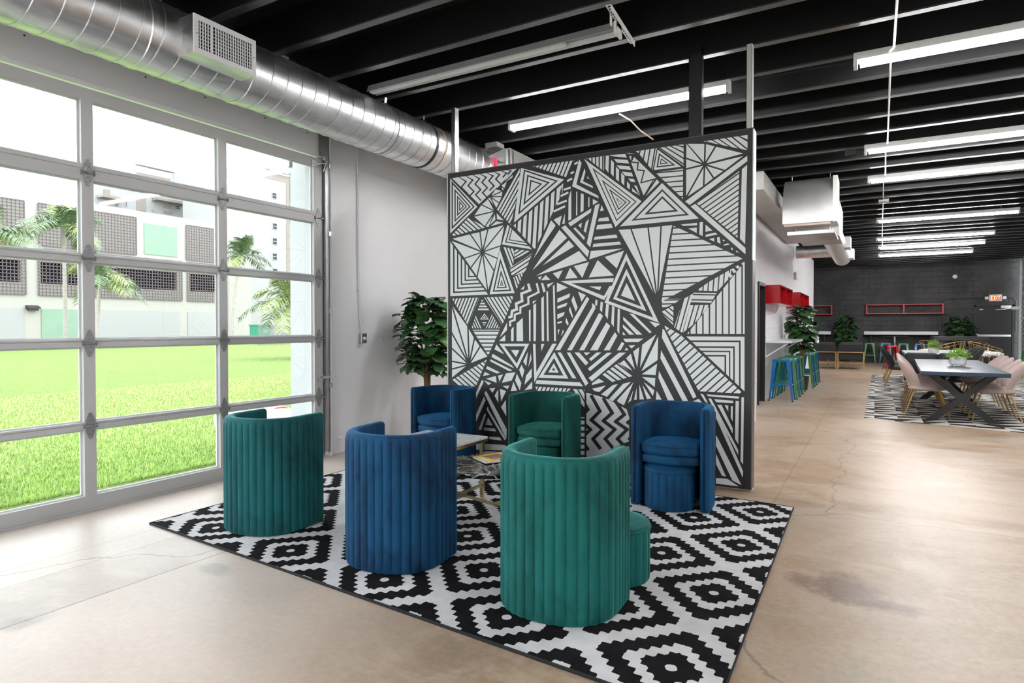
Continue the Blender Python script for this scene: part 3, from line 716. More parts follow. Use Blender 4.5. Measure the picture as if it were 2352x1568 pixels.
def stroke(c,pts,w,L=None):
    P_=[c.p(q) for q in pts];w/=2*c.k
    for i in range(len(P_)-1):
        a,b=P_[i],P_[i+1];d=(b[0]-a[0],b[1]-a[1]);l=math.hypot(*d);d=(d[0]/l,d[1]/l);n=(-d[1]*w,d[0]*w);e=(d[0]*w*.8,d[1]*w*.8)
        s0=0 if i==0 else 1;s1=0 if i==len(P_)-2 else 1
        emit([(a[0]+n[0]-e[0]*s0,a[1]+n[1]-e[1]*s0),(b[0]+n[0]+e[0]*s1,b[1]+n[1]+e[1]*s1),(b[0]-n[0]+e[0]*s1,b[1]-n[1]+e[1]*s1),(a[0]-n[0]-e[0]*s0,a[1]-n[1]-e[1]*s0)],L)
def bstroke(c,pts,w):stroke(c,pts,w,PB)
# --- top left
rings(cA,[(43,452),(294,728),(43,970)],[6,22,33,47,57,69,78,87,95])
cell(cA,[(58,456),(640,366),(300,712)])
zz=[(0,0),(60,58),(18,108),(70,160),(24,208),(74,262)]
for s_,n_ in ((130,4),(190,5),(250,6),(310,6),(370,5),(430,4),(490,3),(545,3)):
    y0=452-(s_-130)*.165
    bstroke(cA,[(s_+q[0]*(1-(s_-130)/1600),y0+q[1]*(1-(s_-130)/1600)) for q in zz[:n_]]if s_<540 else [(545,383),(575,418),(545,450)],12)
fan(cA,(395,642),[(440,572),(505,590),(500,640),(475,695),(448,745),(372,655)],w=1.2)
fan(cA,(485,545),[(440,585),(468,510),(560,445),(600,440),(590,480),(548,500),(520,575),(500,595)],w=1.2)
fan(cA,(437,765),[(250,808),(318,708),(378,655)],w=1.3)
fan(cA,(437,765),[(385,905),(350,900),(250,810)],w=1.3)
cell(cA,[(440,770),(446,840),(378,905)],[(446,770),(528,852),(450,838)],[(448,845),(528,862),(380,905)],w=1.3)
stripes(cA,[(448,752),(655,378),(652,560),(575,895)],(205,-370),27,ph=0)
rings(cA,[(655,360),(1048,490),(588,885)],[9,36,48,70,82,102,113])
stripes(cA,[(690,360),(1128,288),(1048,480)],(-55,175),32)
for a_,b_ in (((1118,362),(1150,345)),((1085,442),(1114,428)),((1056,508),(1098,484)),((1026,582),(1086,562)),((1000,636),(1066,604)),((970,706),(1052,674)),((940,768),(1038,722))):stroke(cA,[a_,b_],17)
raw(cA,[(1160,318),(1180,352),(1135,535),(1322,632),(1326,655),(1098,552)],[(1205,398),(1213,430),(1192,508),(1272,548),(1280,568),(1166,518)],[(1232,465),(1246,490),(1226,484)])
cE=T_(0,0,1)
rings(cE,[(1336,354),(1477,462),(1413,525)],[2.2,9.6,12,18.2,20.5,24.6,27,31,32.2])
stripes(cA,[(588,888),(1030,512),(1020,610),(785,1090),(770,1090)],(-6,100),45,w=2.3)
raw(cA,[(918,843),(958,887),(770,1168)],[(990,925),(1055,994),(758,1272)],[(1070,1015),(1116,1066),(845,1230)],[(1158,1105),(1226,1186),(790,1318)])
raw(cA,[(1005,905),(1040,886),(1246,1108),(1230,1158)],[(1064,866),(1264,740),(1258,775),(1085,896)],[(1108,912),(1127,905),(1208,990),(1201,1013)],[(1150,886),(1182,862),(1176,912)],[(1216,858),(1243,830),(1217,950),(1197,936)],[(1296,715),(1335,700),(1254,1075),(1224,1040)])
raw(cA,[(1068,655),(1090,580),(1092,835),(1066,846)],[(1134,598),(1143,598),(1143,798),(1132,802)],[(1173,612),(1198,620),(1196,762),(1170,775)],[(1237,645),(1247,645),(1247,730),(1237,730)],[(1276,660),(1322,685),(1276,712)],[(940,838),(1010,803),(990,892)],[(1036,785),(1036,870),(1012,876)],[(985,560),(1020,530),(986,618)])
raw(cB,[(82,712),(102,760),(68,765)],[(60,826),(138,815),(148,848),(50,852)],[(45,882),(165,873),(178,908),(34,922)],[(24,985),(208,965),(218,992),(15,1010)],[(12,1045),(236,1025),(250,1050),(4,1073)],[(-10,1106),(265,1085),(-24,1178)],[(48,1184),(186,1315),(-28,1333)],[(108,1158),(275,1103),(212,1256)])
raw(cA,[(1113,1236),(1243,1200),(1186,1336)],[(1080,1250),(1146,1335),(1038,1346)],[(933,1297),(1018,1270),(980,1347)],[(872,1312),(910,1352),(832,1357)],[(806,1332),(840,1320),(822,1354)])
fan(cA,(330,1115),[(55,1000),(222,958),(308,938),(378,915),(525,875),(490,1060),(462,1172),(430,1278),(378,1465),(282,1330),(228,1252),(172,1170),(50,1008)])
stripes(cA,[(40,992),(205,815),(378,905)],(100,88),30)
rings(cA,[(45,1008),(388,1484),(46,1500)],[6,32,45,66,78,98,110,130,142,160,172],sides=[1,2])
rings(cA,[(478,1070),(384,1484),(614,1472)],[6,26,38,54,64,76,82])
stripes(cA,[(490,1062),(610,1085),(598,1240),(562,1260)],(62,165),27)
stripes(cA,[(600,1085),(772,1105),(598,1185)],(150,-95),27)
stripes(cA,[(556,1250),(768,1112),(700,1285),(580,1330)],(190,-125),30)
rings(cA,[(540,868),(772,1102),(488,1055)],[7,28,38,52,60],sides=[1,2])
stripes(cA,[(588,1330),(702,1262),(622,1450)],(45,120),25)
# --- top right
stripes(cB,[(-90,280),(108,255),(108,430),(95,425)],(0,1),31)
raw(cB,[(118,265),(145,290),(140,436),(114,400)],[(163,325),(188,350),(185,470),(160,440)],[(205,385),(232,410),(230,512),(205,490)],[(250,435),(278,465),(276,545),(251,520)],[(300,508),(325,540),(323,580),(300,560)],
 [(180,245),(268,228),(276,250)],[(145,265),(285,275),(298,306),(175,294)],[(188,318),(305,326),(318,357),(213,348)],[(210,372),(320,380),(335,411),(240,404)],[(255,425),(340,435),(353,468),(283,460)],[(310,485),(360,490),(370,516),(332,512)],[(358,540),(385,550),(410,628)],[(343,566),(410,630),(345,595)])
cell(cB,[(330,352),(360,292),(556,480),(440,640)])
bstroke(cB,[(340,345),(396,350),(388,412),(448,417),(420,522),(550,486)],11)
bstroke(cB,[(528,495),(440,645)],9)
raw(cB,[(578,518),(556,492),(458,636)],[(294,228),(368,275),(315,273)],[(318,296),(336,290),(335,332)],[(330,215),(356,212),(350,248)])
stripes(cB,[(350,212),(562,180),(522,425),(480,380)],(-26,190),41)
rings(cB,[(556,222),(785,390),(520,422)],[8,26,37,50,58])
stripes(cB,[(558,180),(790,146),(790,390)],(190,165),37)
stripes(cB,[(532,430),(786,394),(784,672)],(245,-22),44)
fan(cB,(965,365),[(1140,418),(1045,485),(957,555),(800,660),(800,406),(800,310),(802,150),(970,182),(1062,205),(1325,270)],w=1.9)
cell(cB,[(965,365),(1325,278),(1140,418)],w=1.9)
stripes(cB,[(815,143),(1342,52),(1342,250)],(110,128),50,w=1.8)
raw(cB,[(798,682),(1330,290),(1335,335),(838,712)],[(1285,405),(1330,368),(1312,1047),(1268,1000)],[(845,725),(885,702),(1315,1080),(1315,1134)])
stripes(cB,[(885,695),(1268,410),(1252,1005)],(1,-.7),38)
rings(cB,[(600,505),(945,838),(205,912)],[13,50,64,92,107])
fan(cB,(560,1535),[(218,920),(332,912),(480,900),(592,888),(695,876)],w=1.7)
stripes(cB,[(695,883),(1312,1165),(588,1550)],(600,-30),53,w=1.6)
bstroke(cB,[(720,872),(960,1000),(1305,1165)],26)
raw(cB,[(735,882),(900,864),(900,886),(772,892)],[(808,916),(898,905),(898,956)],[(923,860),(950,857),(948,980),(920,966)],[(973,880),(1032,930),(972,942)],[(975,966),(1056,948),(1076,964),(972,986)],[(1004,1004),(1048,993),(1048,1026)],[(1072,990),(1093,985),(1102,1046),(1074,1030)],[(1122,1006),(1142,1020),(1122,1024)],[(1128,1050),(1165,1040),(1180,1052),(1130,1060)],[(1192,1076),(1206,1080),(1206,1100),(1192,1092)],[(1234,1100),(1262,1120),(1236,1116)])
raw(cB,[(1137,1300),(1165,1283),(1207,1320),(1188,1337)],[(1192,1262),(1214,1254),(1240,1285),(1215,1297)],[(1228,1240),(1250,1228),(1270,1245),(1250,1260)],[(1278,1215),(1308,1195),(1290,1226)])
# --- middle: flat long triangles
raw(cC,[(1000,21),(1456,-6),(1450,28),(1090,38),(1372,148),(1420,62),(1456,62),(1372,182)],[(1245,66),(1349,67),(1335,98)])
rings(cE,[(1438.5,576),(1385.5,696),(1518,745)],[2.2,9,17,23,30.5])
# --- lower left
stroke(cC,[(722,42),(738,98),(664,128),(670,190),(618,214),(624,262),(584,276),(578,325),(552,332)],22)
stroke(cC,[(795,38),(812,115),(722,160),(724,215),(655,245),(654,292),(608,306),(606,352),(566,368),(568,408)],17)
raw(cC,[(832,36),(850,36),(872,108),(852,118)],[(884,48),(942,30),(890,78)],[(656,92),(692,55),(684,90)],[(760,195),(795,180),(762,218)])
raw(cC,[(934,62),(948,50),(960,535),(944,535)],[(878,112),(892,105),(898,535),(884,535)],[(834,168),(856,148),(858,535),(838,535)],[(766,225),(790,210),(788,535),(768,535)],[(728,272),(743,262),(742,535),(730,535)],[(622,382),(675,334),(678,535),(622,535)],[(575,436),(597,408),(597,535),(575,535)],[(540,375),(540,440),(478,502)],[(526,480),(526,535),(472,535)],[(1062,75),(968,116),(968,33)])
raw(cC,[(1082,125),(1075,160),(972,205),(972,170)],[(1060,204),(1046,234),(972,258),(972,234)],[(1036,284),(1025,316),(972,346),(972,304)],[(1011,361),(1010,376),(972,386),(972,372)],[(975,438),(991,432),(978,482)],[(1020,436),(1027,455),(1002,492)],[(1110,144),(1146,245),(1130,282),(1092,186)],[(1080,238),(1106,320),(1100,337),(1071,270)],[(1048,334),(1069,385),(1062,403),(1041,370)],[(1150,111),(1216,140),(1180,197)])
raw(cC,[(1225,154),(1246,174),(996,612),(953,612)],[(1280,225),(1301,250),(1096,613),(1056,613)],[(1340,295),(1363,320),(1201,613),(1158,613)])
raw(cD,[(50,247),(76,264),(0,405),(-33,430),(-33,405)],[(104,314),(131,340),(40,515),(-33,515),(-15,515)],[(165,384),(182,410),(126,515),(84,515)],[(215,454),(233,466),(206,515),(179,515)],[(248,494),(263,515),(234,515)])
rings(cC,[(462,550),(740,550),(628,782)],[6,28,62,80])
raw(cC,[(574,610),(646,612),(618,672)],[(763,556),(785,558),(792,800),(930,556),(966,556),(775,888)],[(833,558),(861,558),(835,622)])
rings(cC,[(945,628),(808,848),(1066,856)],[0,25,48,66])
raw(cC,[(973,632),(1003,632),(1136,856),(1098,850)],[(1053,632),(1082,632),(1238,895),(1213,918)],[(795,868),(1165,888),(1193,922),(783,900)],[(1118,632),(1160,632),(1238,720),(1215,742)],[(1198,632),(1254,632),(1220,657)])
raw(cC,[(1243,688),(1308,632),(1348,632),(1262,704)],[(1233,770),(1398,634),(1440,634),(1252,792)],[(1240,850),(1500,634),(1560,632),(1268,880)])
raw(cC,[(450,563),(517,647),(433,605)],[(414,646),(428,648),(582,742),(602,768),(409,672)],[(400,690),(587,785),(560,792),(394,706)],[(370,748),(483,804),(452,812),(361,772)],[(350,797),(397,822),(335,833)])
raw(cC,[(360,856),(445,833),(451,892)],[(463,830),(506,820),(475,882)],[(496,892),(530,812),(613,800),(580,872)],[(343,870),(406,896),(380,911)],[(388,940),(441,934),(416,977)],[(503,920),(560,914),(545,946)],[(433,1002),(464,950),(466,1062)],[(480,944),(532,962),(490,1052)])
raw(cC,[(665,738),(689,785),(672,852),(644,780)],[(720,625),(706,748),(679,710)],[(745,635),(750,692),(722,757)],[(752,768),(752,842),(690,908),(704,830)],[(625,813),(664,895),(650,955),(610,872)],[(595,885),(627,958),(572,962)],[(756,880),(756,942),(690,957)])
fan(cC,(215,735),[(62,860),(62,776),(62,706),(62,592),(62,455),(62,205),(205,405),(262,505),(312,577),(382,668)],w=1.7)
stripes(cC,[(62,865),(215,775),(378,680),(278,925),(120,935)],(100,88),33)
stripes(cC,[(60,165),(312,155),(208,415)],(-92,235),26)
stripes(cC,[(335,155),(605,143),(545,300),(500,408)],(150,240),29)
stripes(cC,[(325,162),(278,280),(400,280)],(1,0),25)
stripes(cC,[(272,292),(228,430),(340,430)],(50,110),20)
stripes(cC,[(412,292),(350,430),(490,430)],(-50,110),20)
stripes(cC,[(315,358),(378,358),(345,420)],(1,0),19)
rings(cC,[(345,290),(302,352),(392,352)],[4,10,17])
stripes(cC,[(235,432),(486,432),(380,668)],(1,0),34)
raw(cC,[(326,866),(340,882),(275,1025),(268,990)],[(355,962),(366,968),(538,1290),(534,1375),(346,985)],[(343,1008),(356,1042),(272,1232),(268,1180)],[(376,1095),(382,1120),(530,1370),(520,1385),(364,1120)],[(350,1150),(361,1165),(320,1296),(296,1290)],[(378,1188),(417,1256),(355,1252)],[(345,1274),(436,1284),(448,1309),(339,1298)],[(385,1352),(480,1360),(496,1386),(385,1374)],[(270,1408),(528,1425),(515,1472),(268,1462)],[(530,1038),(535,1178),(488,1100)])
stripes(cC,[(775,918),(1110,938),(1040,985),(800,985)],(-42,100),33)
stripes(cC,[(1055,935),(1210,945),(1210,1150),(1160,1060)],(62,110),38)
stripes(cC,[(1166,1180),(1210,1180),(1210,1570),(1166,1570)],(1,0),52,w=2.6)
# zigzags behind the blue chair
raw(cD,[(-108,268+38),(-10,330-20+10),(-90,300)])if False else None
zp=[(-116,288),(30,840)]
emit([cD.p(q) for q in [(-41,820),(50,845),(120,870),(250,940),(268,1000),(266,1170),(205,1195),(150,1225),(20,1290),(-41,1290)]])
_nb=len(PB)
for s_ in range(-3,3):
    o=s_*88
    bstroke(cD,[(o+80,858+s_*22),(o+145,965+s_*12),(o+82,1022+s_*6),(o+165,1085),(o+95,1152),(o+150,1218-s_*8)],24)
emit([cD.p(q) for q in [(200,1215),(266,1208),(266,1225),(30,1285),(60,1262)]])
PB[_nb:]=[q for q in (hclip(p,(1,0),1346.9) for p in PB[_nb:]) if len(q)>2]
# --- lower right
fan(cD,(330,695),[(180,612),(232,572),(285,520),(352,470),(488,368),(482,590),(466,705),(460,800),(442,868),(388,878),(332,880),(290,882),(235,925),(158,885),(108,868)],w=3.2)
stripes(cD,[(65,692),(190,598),(310,700),(130,752)],(100,75),33,w=1.9)
raw(cD,[(120,868),(225,755),(280,742),(150,882)],[(65,832),(150,765),(186,758),(108,850)],[(0,752),(48,718),(88,742),(0,765)],[(0,792),(100,768),(52,815),(20,808)])
raw(cD,[(508,360),(520,368),(752,850),(728,862),(503,424)],[(497,514),(505,530),(692,880),(652,880),(492,572)],[(482,664),(592,875),(546,875),(478,712)],[(465,808),(502,870),(460,870)],[(725,882),(768,864),(792,890)])
raw(cD,[(25,150),(40,155),(36,195),(22,186)],[(62,164),(79,170),(72,242),(57,226)],[(102,180),(121,185),(113,292),(94,260)],[(145,195),(162,205),(156,346),(138,320)],[(185,214),(201,220),(196,396),(181,375)],[(225,273),(362,402),(320,402),(225,297)],[(222,328),(304,402),(268,402),(222,350)],[(222,381),(244,405),(220,405)],[(268,250),(300,254),(430,384),(415,392)],[(412,305),(491,325),(455,349)],[(225,432),(371,430),(335,455),(240,455)],[(262,480),(311,478),(285,502)],[(0,175),(25,195),(0,240)])
stripes(cD,[(505,322),(640,400),(1100,832),(766,814)],(92,-82),43,w=1.7)
rings(cD,[(665,409),(1104,411),(1104,822)],[6,34,46,76,88,108,118,138,150],sides=[0,1])
stripes(cD,[(676,400),(1104,402),(1104,-135)],(0,1),47,w=1.7)
stripes(cD,[(585,352),(652,396),(735,98),(655,142)],(72,-260),34)
stripes(cD,[(488,240),(592,182),(588,345)],(1,.85),30)
stripes(cD,[(728,95),(905,98),(860,178),(705,172)],(1,.02),38)
stripes(cD,[(648,398),(702,186),(862,183),(735,330)],(-58,200),34)
stripes(cD,[(740,88),(838,20),(1010,-80),(1000,-10),(905,94)],(-8,100),36)
stripes(cD,[(500,225),(600,180),(655,140),(560,140),(500,140)],(1,-.02),28)
raw(cD,[(780,828),(800,832),(836,895),(815,885)],[(825,832),(1059,848),(1056,863),(836,845)],[(880,867),(1016,878),(1016,896),(895,888)],[(955,910),(981,913),(981,957)],[(1076,854),(1094,854),(1088,1337),(1069,1312)],[(1034,880),(1058,880),(1053,1192),(1029,1150)],[(1000,915),(1014,918),(1013,1027),(999,1000)],[(838,862),(857,862),(1053,1232),(1053,1270)],[(903,908),(932,908),(1013,1076),(1013,1116)],[(892,1000),(892,938),(1088,1387),(1085,1432)],[(892,1130),(897,1130),(1076,1486),(1010,1451),(892,1200)],[(892,1258),(965,1426),(935,1416),(892,1332)],[(892,1434),(975,1440),(1057,1497),(892,1482)])
def to_plane(p):
    q=YP(p[0],p[1],YM);return (min(max(q.x-mx0,.028),W_-.04),min(max(q.z,.03),mz-.055))
def paint(L,y0,name,mt):
    mb=MB()
    for i_,p in enumerate(L):
        pp=[to_plane(q) for q in p]
        if abs(area(pp))<2e-5:continue
        mb.add([(a_,y0-(i_%8)*.00012,b_) for a_,b_ in pp],[tuple(range(len(pp)))])
    # faces look towards -y
    o=mb.obj(name,mt,mp,fix=False);me=o.data
    bm=bmesh.new();bm.from_mesh(me);bmesh.ops.triangulate(bm,faces=[f for f in bm.faces if len(f.verts)>4])
    for f in bm.faces:
        f.normal_update()
        if f.normal.y>0:f.normal_flip()
    bm.to_mesh(me);bm.free();return o
paint(PW,-.0012,'white_pattern','mural_white')
paint(PB,-.0026,'zigzag_lines','mural_dark')
# ================================================================== LOUNGE
# rug
rc=[Vector((-4.283,2.442,0)),Vector((-.468,2.175,0)),Vector((-.515,5.06,0)),Vector((-4.285,5.33,0))]
c0=Vector((-2.24,2.513))   # a diamond centre; lattice vectors in metres
e1=Vector((.7785,-.0448));e2=Vector((-.009,.795))
det=e1.x*e2.y-e1.y*e2.x
def ruv(p):
    d=Vector((p[0],p[1]))-c0;return ((d.x*e2.y-d.y*e2.x)/det,(e1.x*d.y-e1.y*d.x)/det)
rug=thing('area_rug','large black and white diamond lattice rug under the velvet chairs','rug')
m_=MB();g=24;vs=[];fs=[]
for j in range(g+1):
    for i in range(g+1):
        u,v=i/g,j/g;p=rc[0]*(1-u)*(1-v)+rc[1]*u*(1-v)+rc[2]*u*v+rc[3]*(1-u)*v;vs.append((p.x,p.y,.011))
for j in range(g):
    for i in range(g):fs.append((j*(g+1)+i,j*(g+1)+i+1,(j+1)*(g+1)+i+1,(j+1)*(g+1)+i))
m_.add(vs,fs);m_.uv=ruv;m_.obj('pile','rug_diamond',rug,fix=False)
m_=MB();pp=[p+Vector((0,0,.007)) for p in rc];m_.tube(pp,.0075,6,closed=True);m_.obj('bound_edge','rug_edge',rug)
RZ=.0115
# barrel chair, facing local +y, origin on the floor in the middle
CA,CBk,CARM,CT=.2525,.235,.17,.075    # centreline half width, back depth, arm length, thickness
def upath(n):
    P_=[]
    yc=-.01
    per=[(CA,yc+CARM-CARM*i/40) for i in range(40)]
    ex=2.35
    for i in range(161):
        t=-PI*i/160;c_,s_=cos(t),sin(t)
        P_.append((CA*abs(c_)**(2/ex)*(1 if c_>=0 else -1),yc-CBk*abs(s_)**(2/ex)))
    per+=P_+[(-CA,yc+CARM*(i+1)/40) for i in range(40)]
    L=[0]
    for a_,b_ in zip(per[:-1],per[1:]):L.append(L[-1]+math.dist(a_,b_))
    out=[];j=0
    for i in range(n+1):
        s_=L[-1]*i/n
        while j<len(L)-2 and L[j+1]<s_:j+=1
        t=(s_-L[j])/max(1e-9,L[j+1]-L[j]);a_,b_=per[j],per[j+1];out.append((a_[0]+(b_[0]-a_[0])*t,a_[1]+(b_[1]-a_[1])*t))
    return out,L[-1]
NCH=25;NS=NCH*8
cpath,CL=upath(NS)
def nrm(i):
    a_=cpath[max(0,i-2)];b_=cpath[min(NS,i+2)];d=(b_[0]-a_[0],b_[1]-a_[1]);l=math.hypot(*d);return (d[1]/l*-1,d[0]/l) # left of travel
HT=.752
def shell():
    lay=[]
    ends=[(-.030,.0),(-.030,.55),(-.020,.86),(-.010,.97)]
    st_=[(0,e,s_) for e,s_ in ends]+[(i,0,1) for i in range(NS+1)]+[(NS,-e,s_) for e,s_ in ends[::-1]]
    for i,e,sc in st_:
        c=cpath[i];n=nrm(i);
        # travel goes from right arm tip round the back to left tip; outward = -left? (centre of the chair is on the right)
        n=(n[0],n[1])
        out=(-n[0],-n[1])
        if out[0]*c[0]+out[1]*(c[1]-.1)<0:out=n
        tdir=(0,-1) if i==0 else ((0,1) if i==NS else (0,0))
        c=(c[0]+tdir[0]*e,c[1]+tdir[1]*e) if e else c
        ph=(i%8)/8.;chan=.011*abs(sin(PI*ph))**.55 if (0<i<NS) else .004
        T=(CT/2+.004)*max(sc,.02);L_=[]
        hsc=1 if sc>.5 else .985
        prof=[]
        # outer wall (channel fades near the rim), rim, inner wall
        for z,k_ in ((.004,.3),(.012,.8),(.03,1),(.10,1),(.30,1),(.5,1),(.66,1),(.70,.9),(.722,.3)):prof.append((T-.009+chan*k_*min(1,sc),z))
        prof.append((T-.007,.733))
        for q in range(1,6):
            a_=PI*q/6;prof.append(((T-.008)*cos(a_),.733+.019*sin(a_)))
        for z in (.733,.6,.5,.3,.1,.03,.012,.004):prof.append((-(T-.008 if z>.02 else T-.014),z))
        for d,z in prof:
            zz=z if sc>.9 else .376+(z-.376)*(.96+.04*sc)
            L_.append((c[0]+out[0]*d,c[1]+out[1]*d,zz))
        lay.append(L_)
    return MB().loft(lay)
def innerpoly(front,ins=0.,n=40):
    """plan outline inside the shell up to a softly curved front at y=front"""
    P_=[];a_=CA-CT/2-.004-ins;b_=CBk-CT/2-.004-ins;yc=-.01
    for i in range(n+1):
        t=PI+PI*i/n;c_,s_=cos(t),sin(t);P_.append((a_*abs(c_)**(2/2.35)*(1 if c_>=0 else -1),yc-b_*abs(s_)**(2/2.35)))
    rr=.05;fr=front-ins
    for i in range(7):
        t=PI/2*i/6;P_.append((a_-rr+rr*cos(t),fr-.035-rr+rr*sin(t)))
    for i in range(1,8):
        u=i/8;P_.append(((a_-rr)*(1-2*u),fr-.035+.035*sin(PI*u)))
    for i in range(7):
        t=PI/2+PI/2*i/6;P_.append((-a_+rr+rr*cos(t),fr-.035-rr+rr*sin(t)))
    return P_
def pad(front,z0,z1,r=.02,crown=.0,tilt=0.):
    lay=[]
    for q in range(6):
        a_=PI/2*q/5;lay.append((r*(1-sin(a_)),z0+r*(1-cos(a_))))
    for q in range(6):
        a_=PI/2*q/5;lay.append((r*(1-cos(a_)),z1-r+r*sin(a_)))
    L_=[[(x,y,z) for x,y in innerpoly(front,i_)] for i_,z in lay]
    for s_ in (.7,.4,.12):L_.append([(x*s_,.0+(y-.0)*s_,z1+crown*(1-s_**2)) for x,y in innerpoly(front,r)])
    return MB().loft(L_)
def make_chair(mt,label,group):
    t=thing('barrel_chair',label,'armchair',(0,0,RZ),0,group)
    shell().obj('shell',mt,t,smooth=rad(60))
    pad(.215,.325,.392,.02).obj('seat_base',mt,t,smooth=True)
    pad(.225,.395,.478,.026,.012).obj('seat_cushion',mt,t,smooth=True)
    m_=MB();pl=[(x,y,.463) for x,y in innerpoly(.228,.0)];m_.tube(pl,.004,5,closed=True);m_.obj('piping',mt,[c for c in t.children if c.name.startswith('seat_cushion')][0])
    return t
def make_ottoman(mt,label,group):
    t=thing('drum_ottoman',label,'ottoman',(0,0,RZ),0,group)
    n=20*8;R_=.185
    def rr(j,k_):return R_-.009+.0095*k_*abs(sin(PI*((j%8)/8.)))**.55
    lay=[[(rr(j,k_)*cos(2*PI*j/n),rr(j,k_)*sin(2*PI*j/n),z) for j in range(n)] for z,k_ in ((.0,.2),(.01,.8),(.03,1),(.13,1),(.25,1),(.27,.7),(.277,.2))]
    MB().loft(lay).obj('drum_side',mt,t,smooth=rad(60))
    m_=MB().lathe([(R_-.01,.277),(R_-.001,.283),(R_-.004,.298),(R_-.02,.309),(R_-.06,.315),(.02,.317)],64);m_.obj('drum_top',mt,t,smooth=True)
    m_=MB().tube([((R_+.001)*cos(2*PI*j/64),(R_+.001)*sin(2*PI*j/64),.279) for j in range(64)],.004,6,closed=True);m_.obj('piping',mt,t,smooth=True)
    return t
grp='channel-tufted velvet barrel chairs round the lounge rug'
spec=[ # x,y,rotation about z, velvet, label, drum position, drum label
 ((-1.318,2.768),3,'velvet_mint','light teal velvet barrel chair nearest the camera, seen from its ribbed back',(-1.205,3.19),'teal velvet drum ottoman pulled out to the right of the nearest teal chair'),
 ((-2.397,2.82),7,'velvet_blue','blue velvet barrel chair seen from its ribbed back between two teal chairs',(-2.375,2.86),None),
 ((-3.552,2.862),7,'velvet_teal','dark teal velvet barrel chair nearest the glass door, seen from behind',(-3.555,2.92),None),
 ((-3.637,4.952),175,'velvet_blue','blue velvet barrel chair in front of the fig tree at the left of the mural',(-3.60,4.85),None),
 ((-2.50,4.907),182,'velvet_green','green velvet barrel chair facing the camera against the middle of the mural',(-2.50,4.82),'green velvet drum ottoman tucked under the seat of the middle mural chair'),
 ((-1.316,4.724),184,'velvet_blue','blue velvet barrel chair facing the camera by the right end of the mural',(-1.325,4.635),'blue velvet drum ottoman tucked under the seat of the right mural chair')]
ch0=ot0=None
for (x,y),r_,mt,lb,dpos,dl in spec:
    if ch0 is None:
        ch0=make_chair(mt,lb,grp);ch0.location=(x,y,RZ);ch0.rotation_euler=(0,0,rad(r_))
    else:dup(ch0,(x,y,RZ),rad(r_),lb,grp,{'velvet_mint':mt})
    if dl:
        if ot0 is None:
            ot0=make_ottoman(mt,dl,'velvet drum ottomans');ot0.location=(*dpos,RZ)
        else:dup(ot0,(*dpos,RZ),rad(r_+7),dl,None,{'velvet_mint':mt})
# coffee tables
wt=thing('marble_side_table','white marble square side table with brass legs left of the black marble one','coffee table',(-2.615,4.13,RZ))
H1=.485
MB().box(-.60,0.0,-.68,0,H1-.018,H1).obj('table_top','marble_white',wt,bevel=.003)
MB().box(-.598,-.002,-.678,-.670,H1-.04,H1-.018).box(-.598,-.002,-.010,-.002,H1-.04,H1-.018).box(-.598,-.590,-.67,-.01,H1-.04,H1-.018).box(-.010,-.002,-.67,-.01,H1-.04,H1-.018).obj('apron','brass_pale',wt)
for x,y in ((-.033,-.033),(-.567,-.033),(-.033,-.647),(-.567,-.647)):MB().box(x-.014,x+.014,y-.014,y+.014,0,H1-.04).obj('leg','brass_pale',wt)
for x_ in (-.033,-.567):MB().bar((x_,-.05,.105),(x_,-.63,.105),.02,.02).obj('stretcher','brass_pale',wt)
bt=thing('marble_coffee_table','low round black marble coffee table with brass legs and magazines on it','coffee table',(-2.34,3.73,RZ))
H2=.375;R2=.36
m_=MB();m_.lathe([(R2-.004,H2-.024),(R2,H2-.020),(R2,H2-.003),(R2-.003,H2)],72);m_.obj('table_top','marble_black',bt)
for x,y in ((-.285,-.17),(.31,-.085),(.12,.32)):
    MB().box(x-.012,x+.012,y-.012,y+.012,0,H2-.024).obj('leg','brass_pale',bt)
MB().bar((-.285,.082,.095),(.298,-.083,.095),.018,.018).bar((-.285,.09,.095),(-.285,-.158,.095),.018,.018).obj('stretcher','brass_pale',bt)
MB().bar((.03,-.004,.095),(.116,.308,.095),.018,.018).obj('stretcher','brass_pale',bt)
def mag(nm,lb,c,rz,wd,hg,th,mt,z,parts=()):
    t=thing(nm,lb,'magazine',(c[0],c[1],z),rz)
    MB().box(-wd/2,wd/2,-hg/2,hg/2,0.0005,th-.001).obj('pages','paper',t)
    MB().box(-wd/2,wd/2,-hg/2,hg/2,th-.001,th).box(-wd/2-.001,-wd/2,-hg/2,hg/2,.0,th).obj('cover',mt,t)
    for p in parts:
        q,mm,nmm=p;MB().box(*q,th,th+.0006).obj(nmm,mm,t)
    return t
mz0=RZ+H2
mag('magazine','dark glossy magazine lying at the bottom of the stack on the black table',(-2.46,3.96),.25,.21,.28,.006,'mag_art',mz0)
mag('magazine','pink and white magazine under the yellow one on the black marble table',(-2.37,3.86),-.55,.21,.28,.006,'paper',mz0+.006,(((-.09,.09,-.12,-.07),'pink_tape','cover_print'),))
ym=mag('magazine','yellow-bordered magazine on top of the stack on the black marble table',(-2.39,3.88),-.35,.205,.27,.007,'mag_yellow',mz0+.0125,(((-.062,.07,-.075,.07),'mag_art','cover_picture'),((-.06,.06,-.122,-.100),'paper','masthead'),((.070,.1025,.09,.135),'pink_tape','corner_flash')))
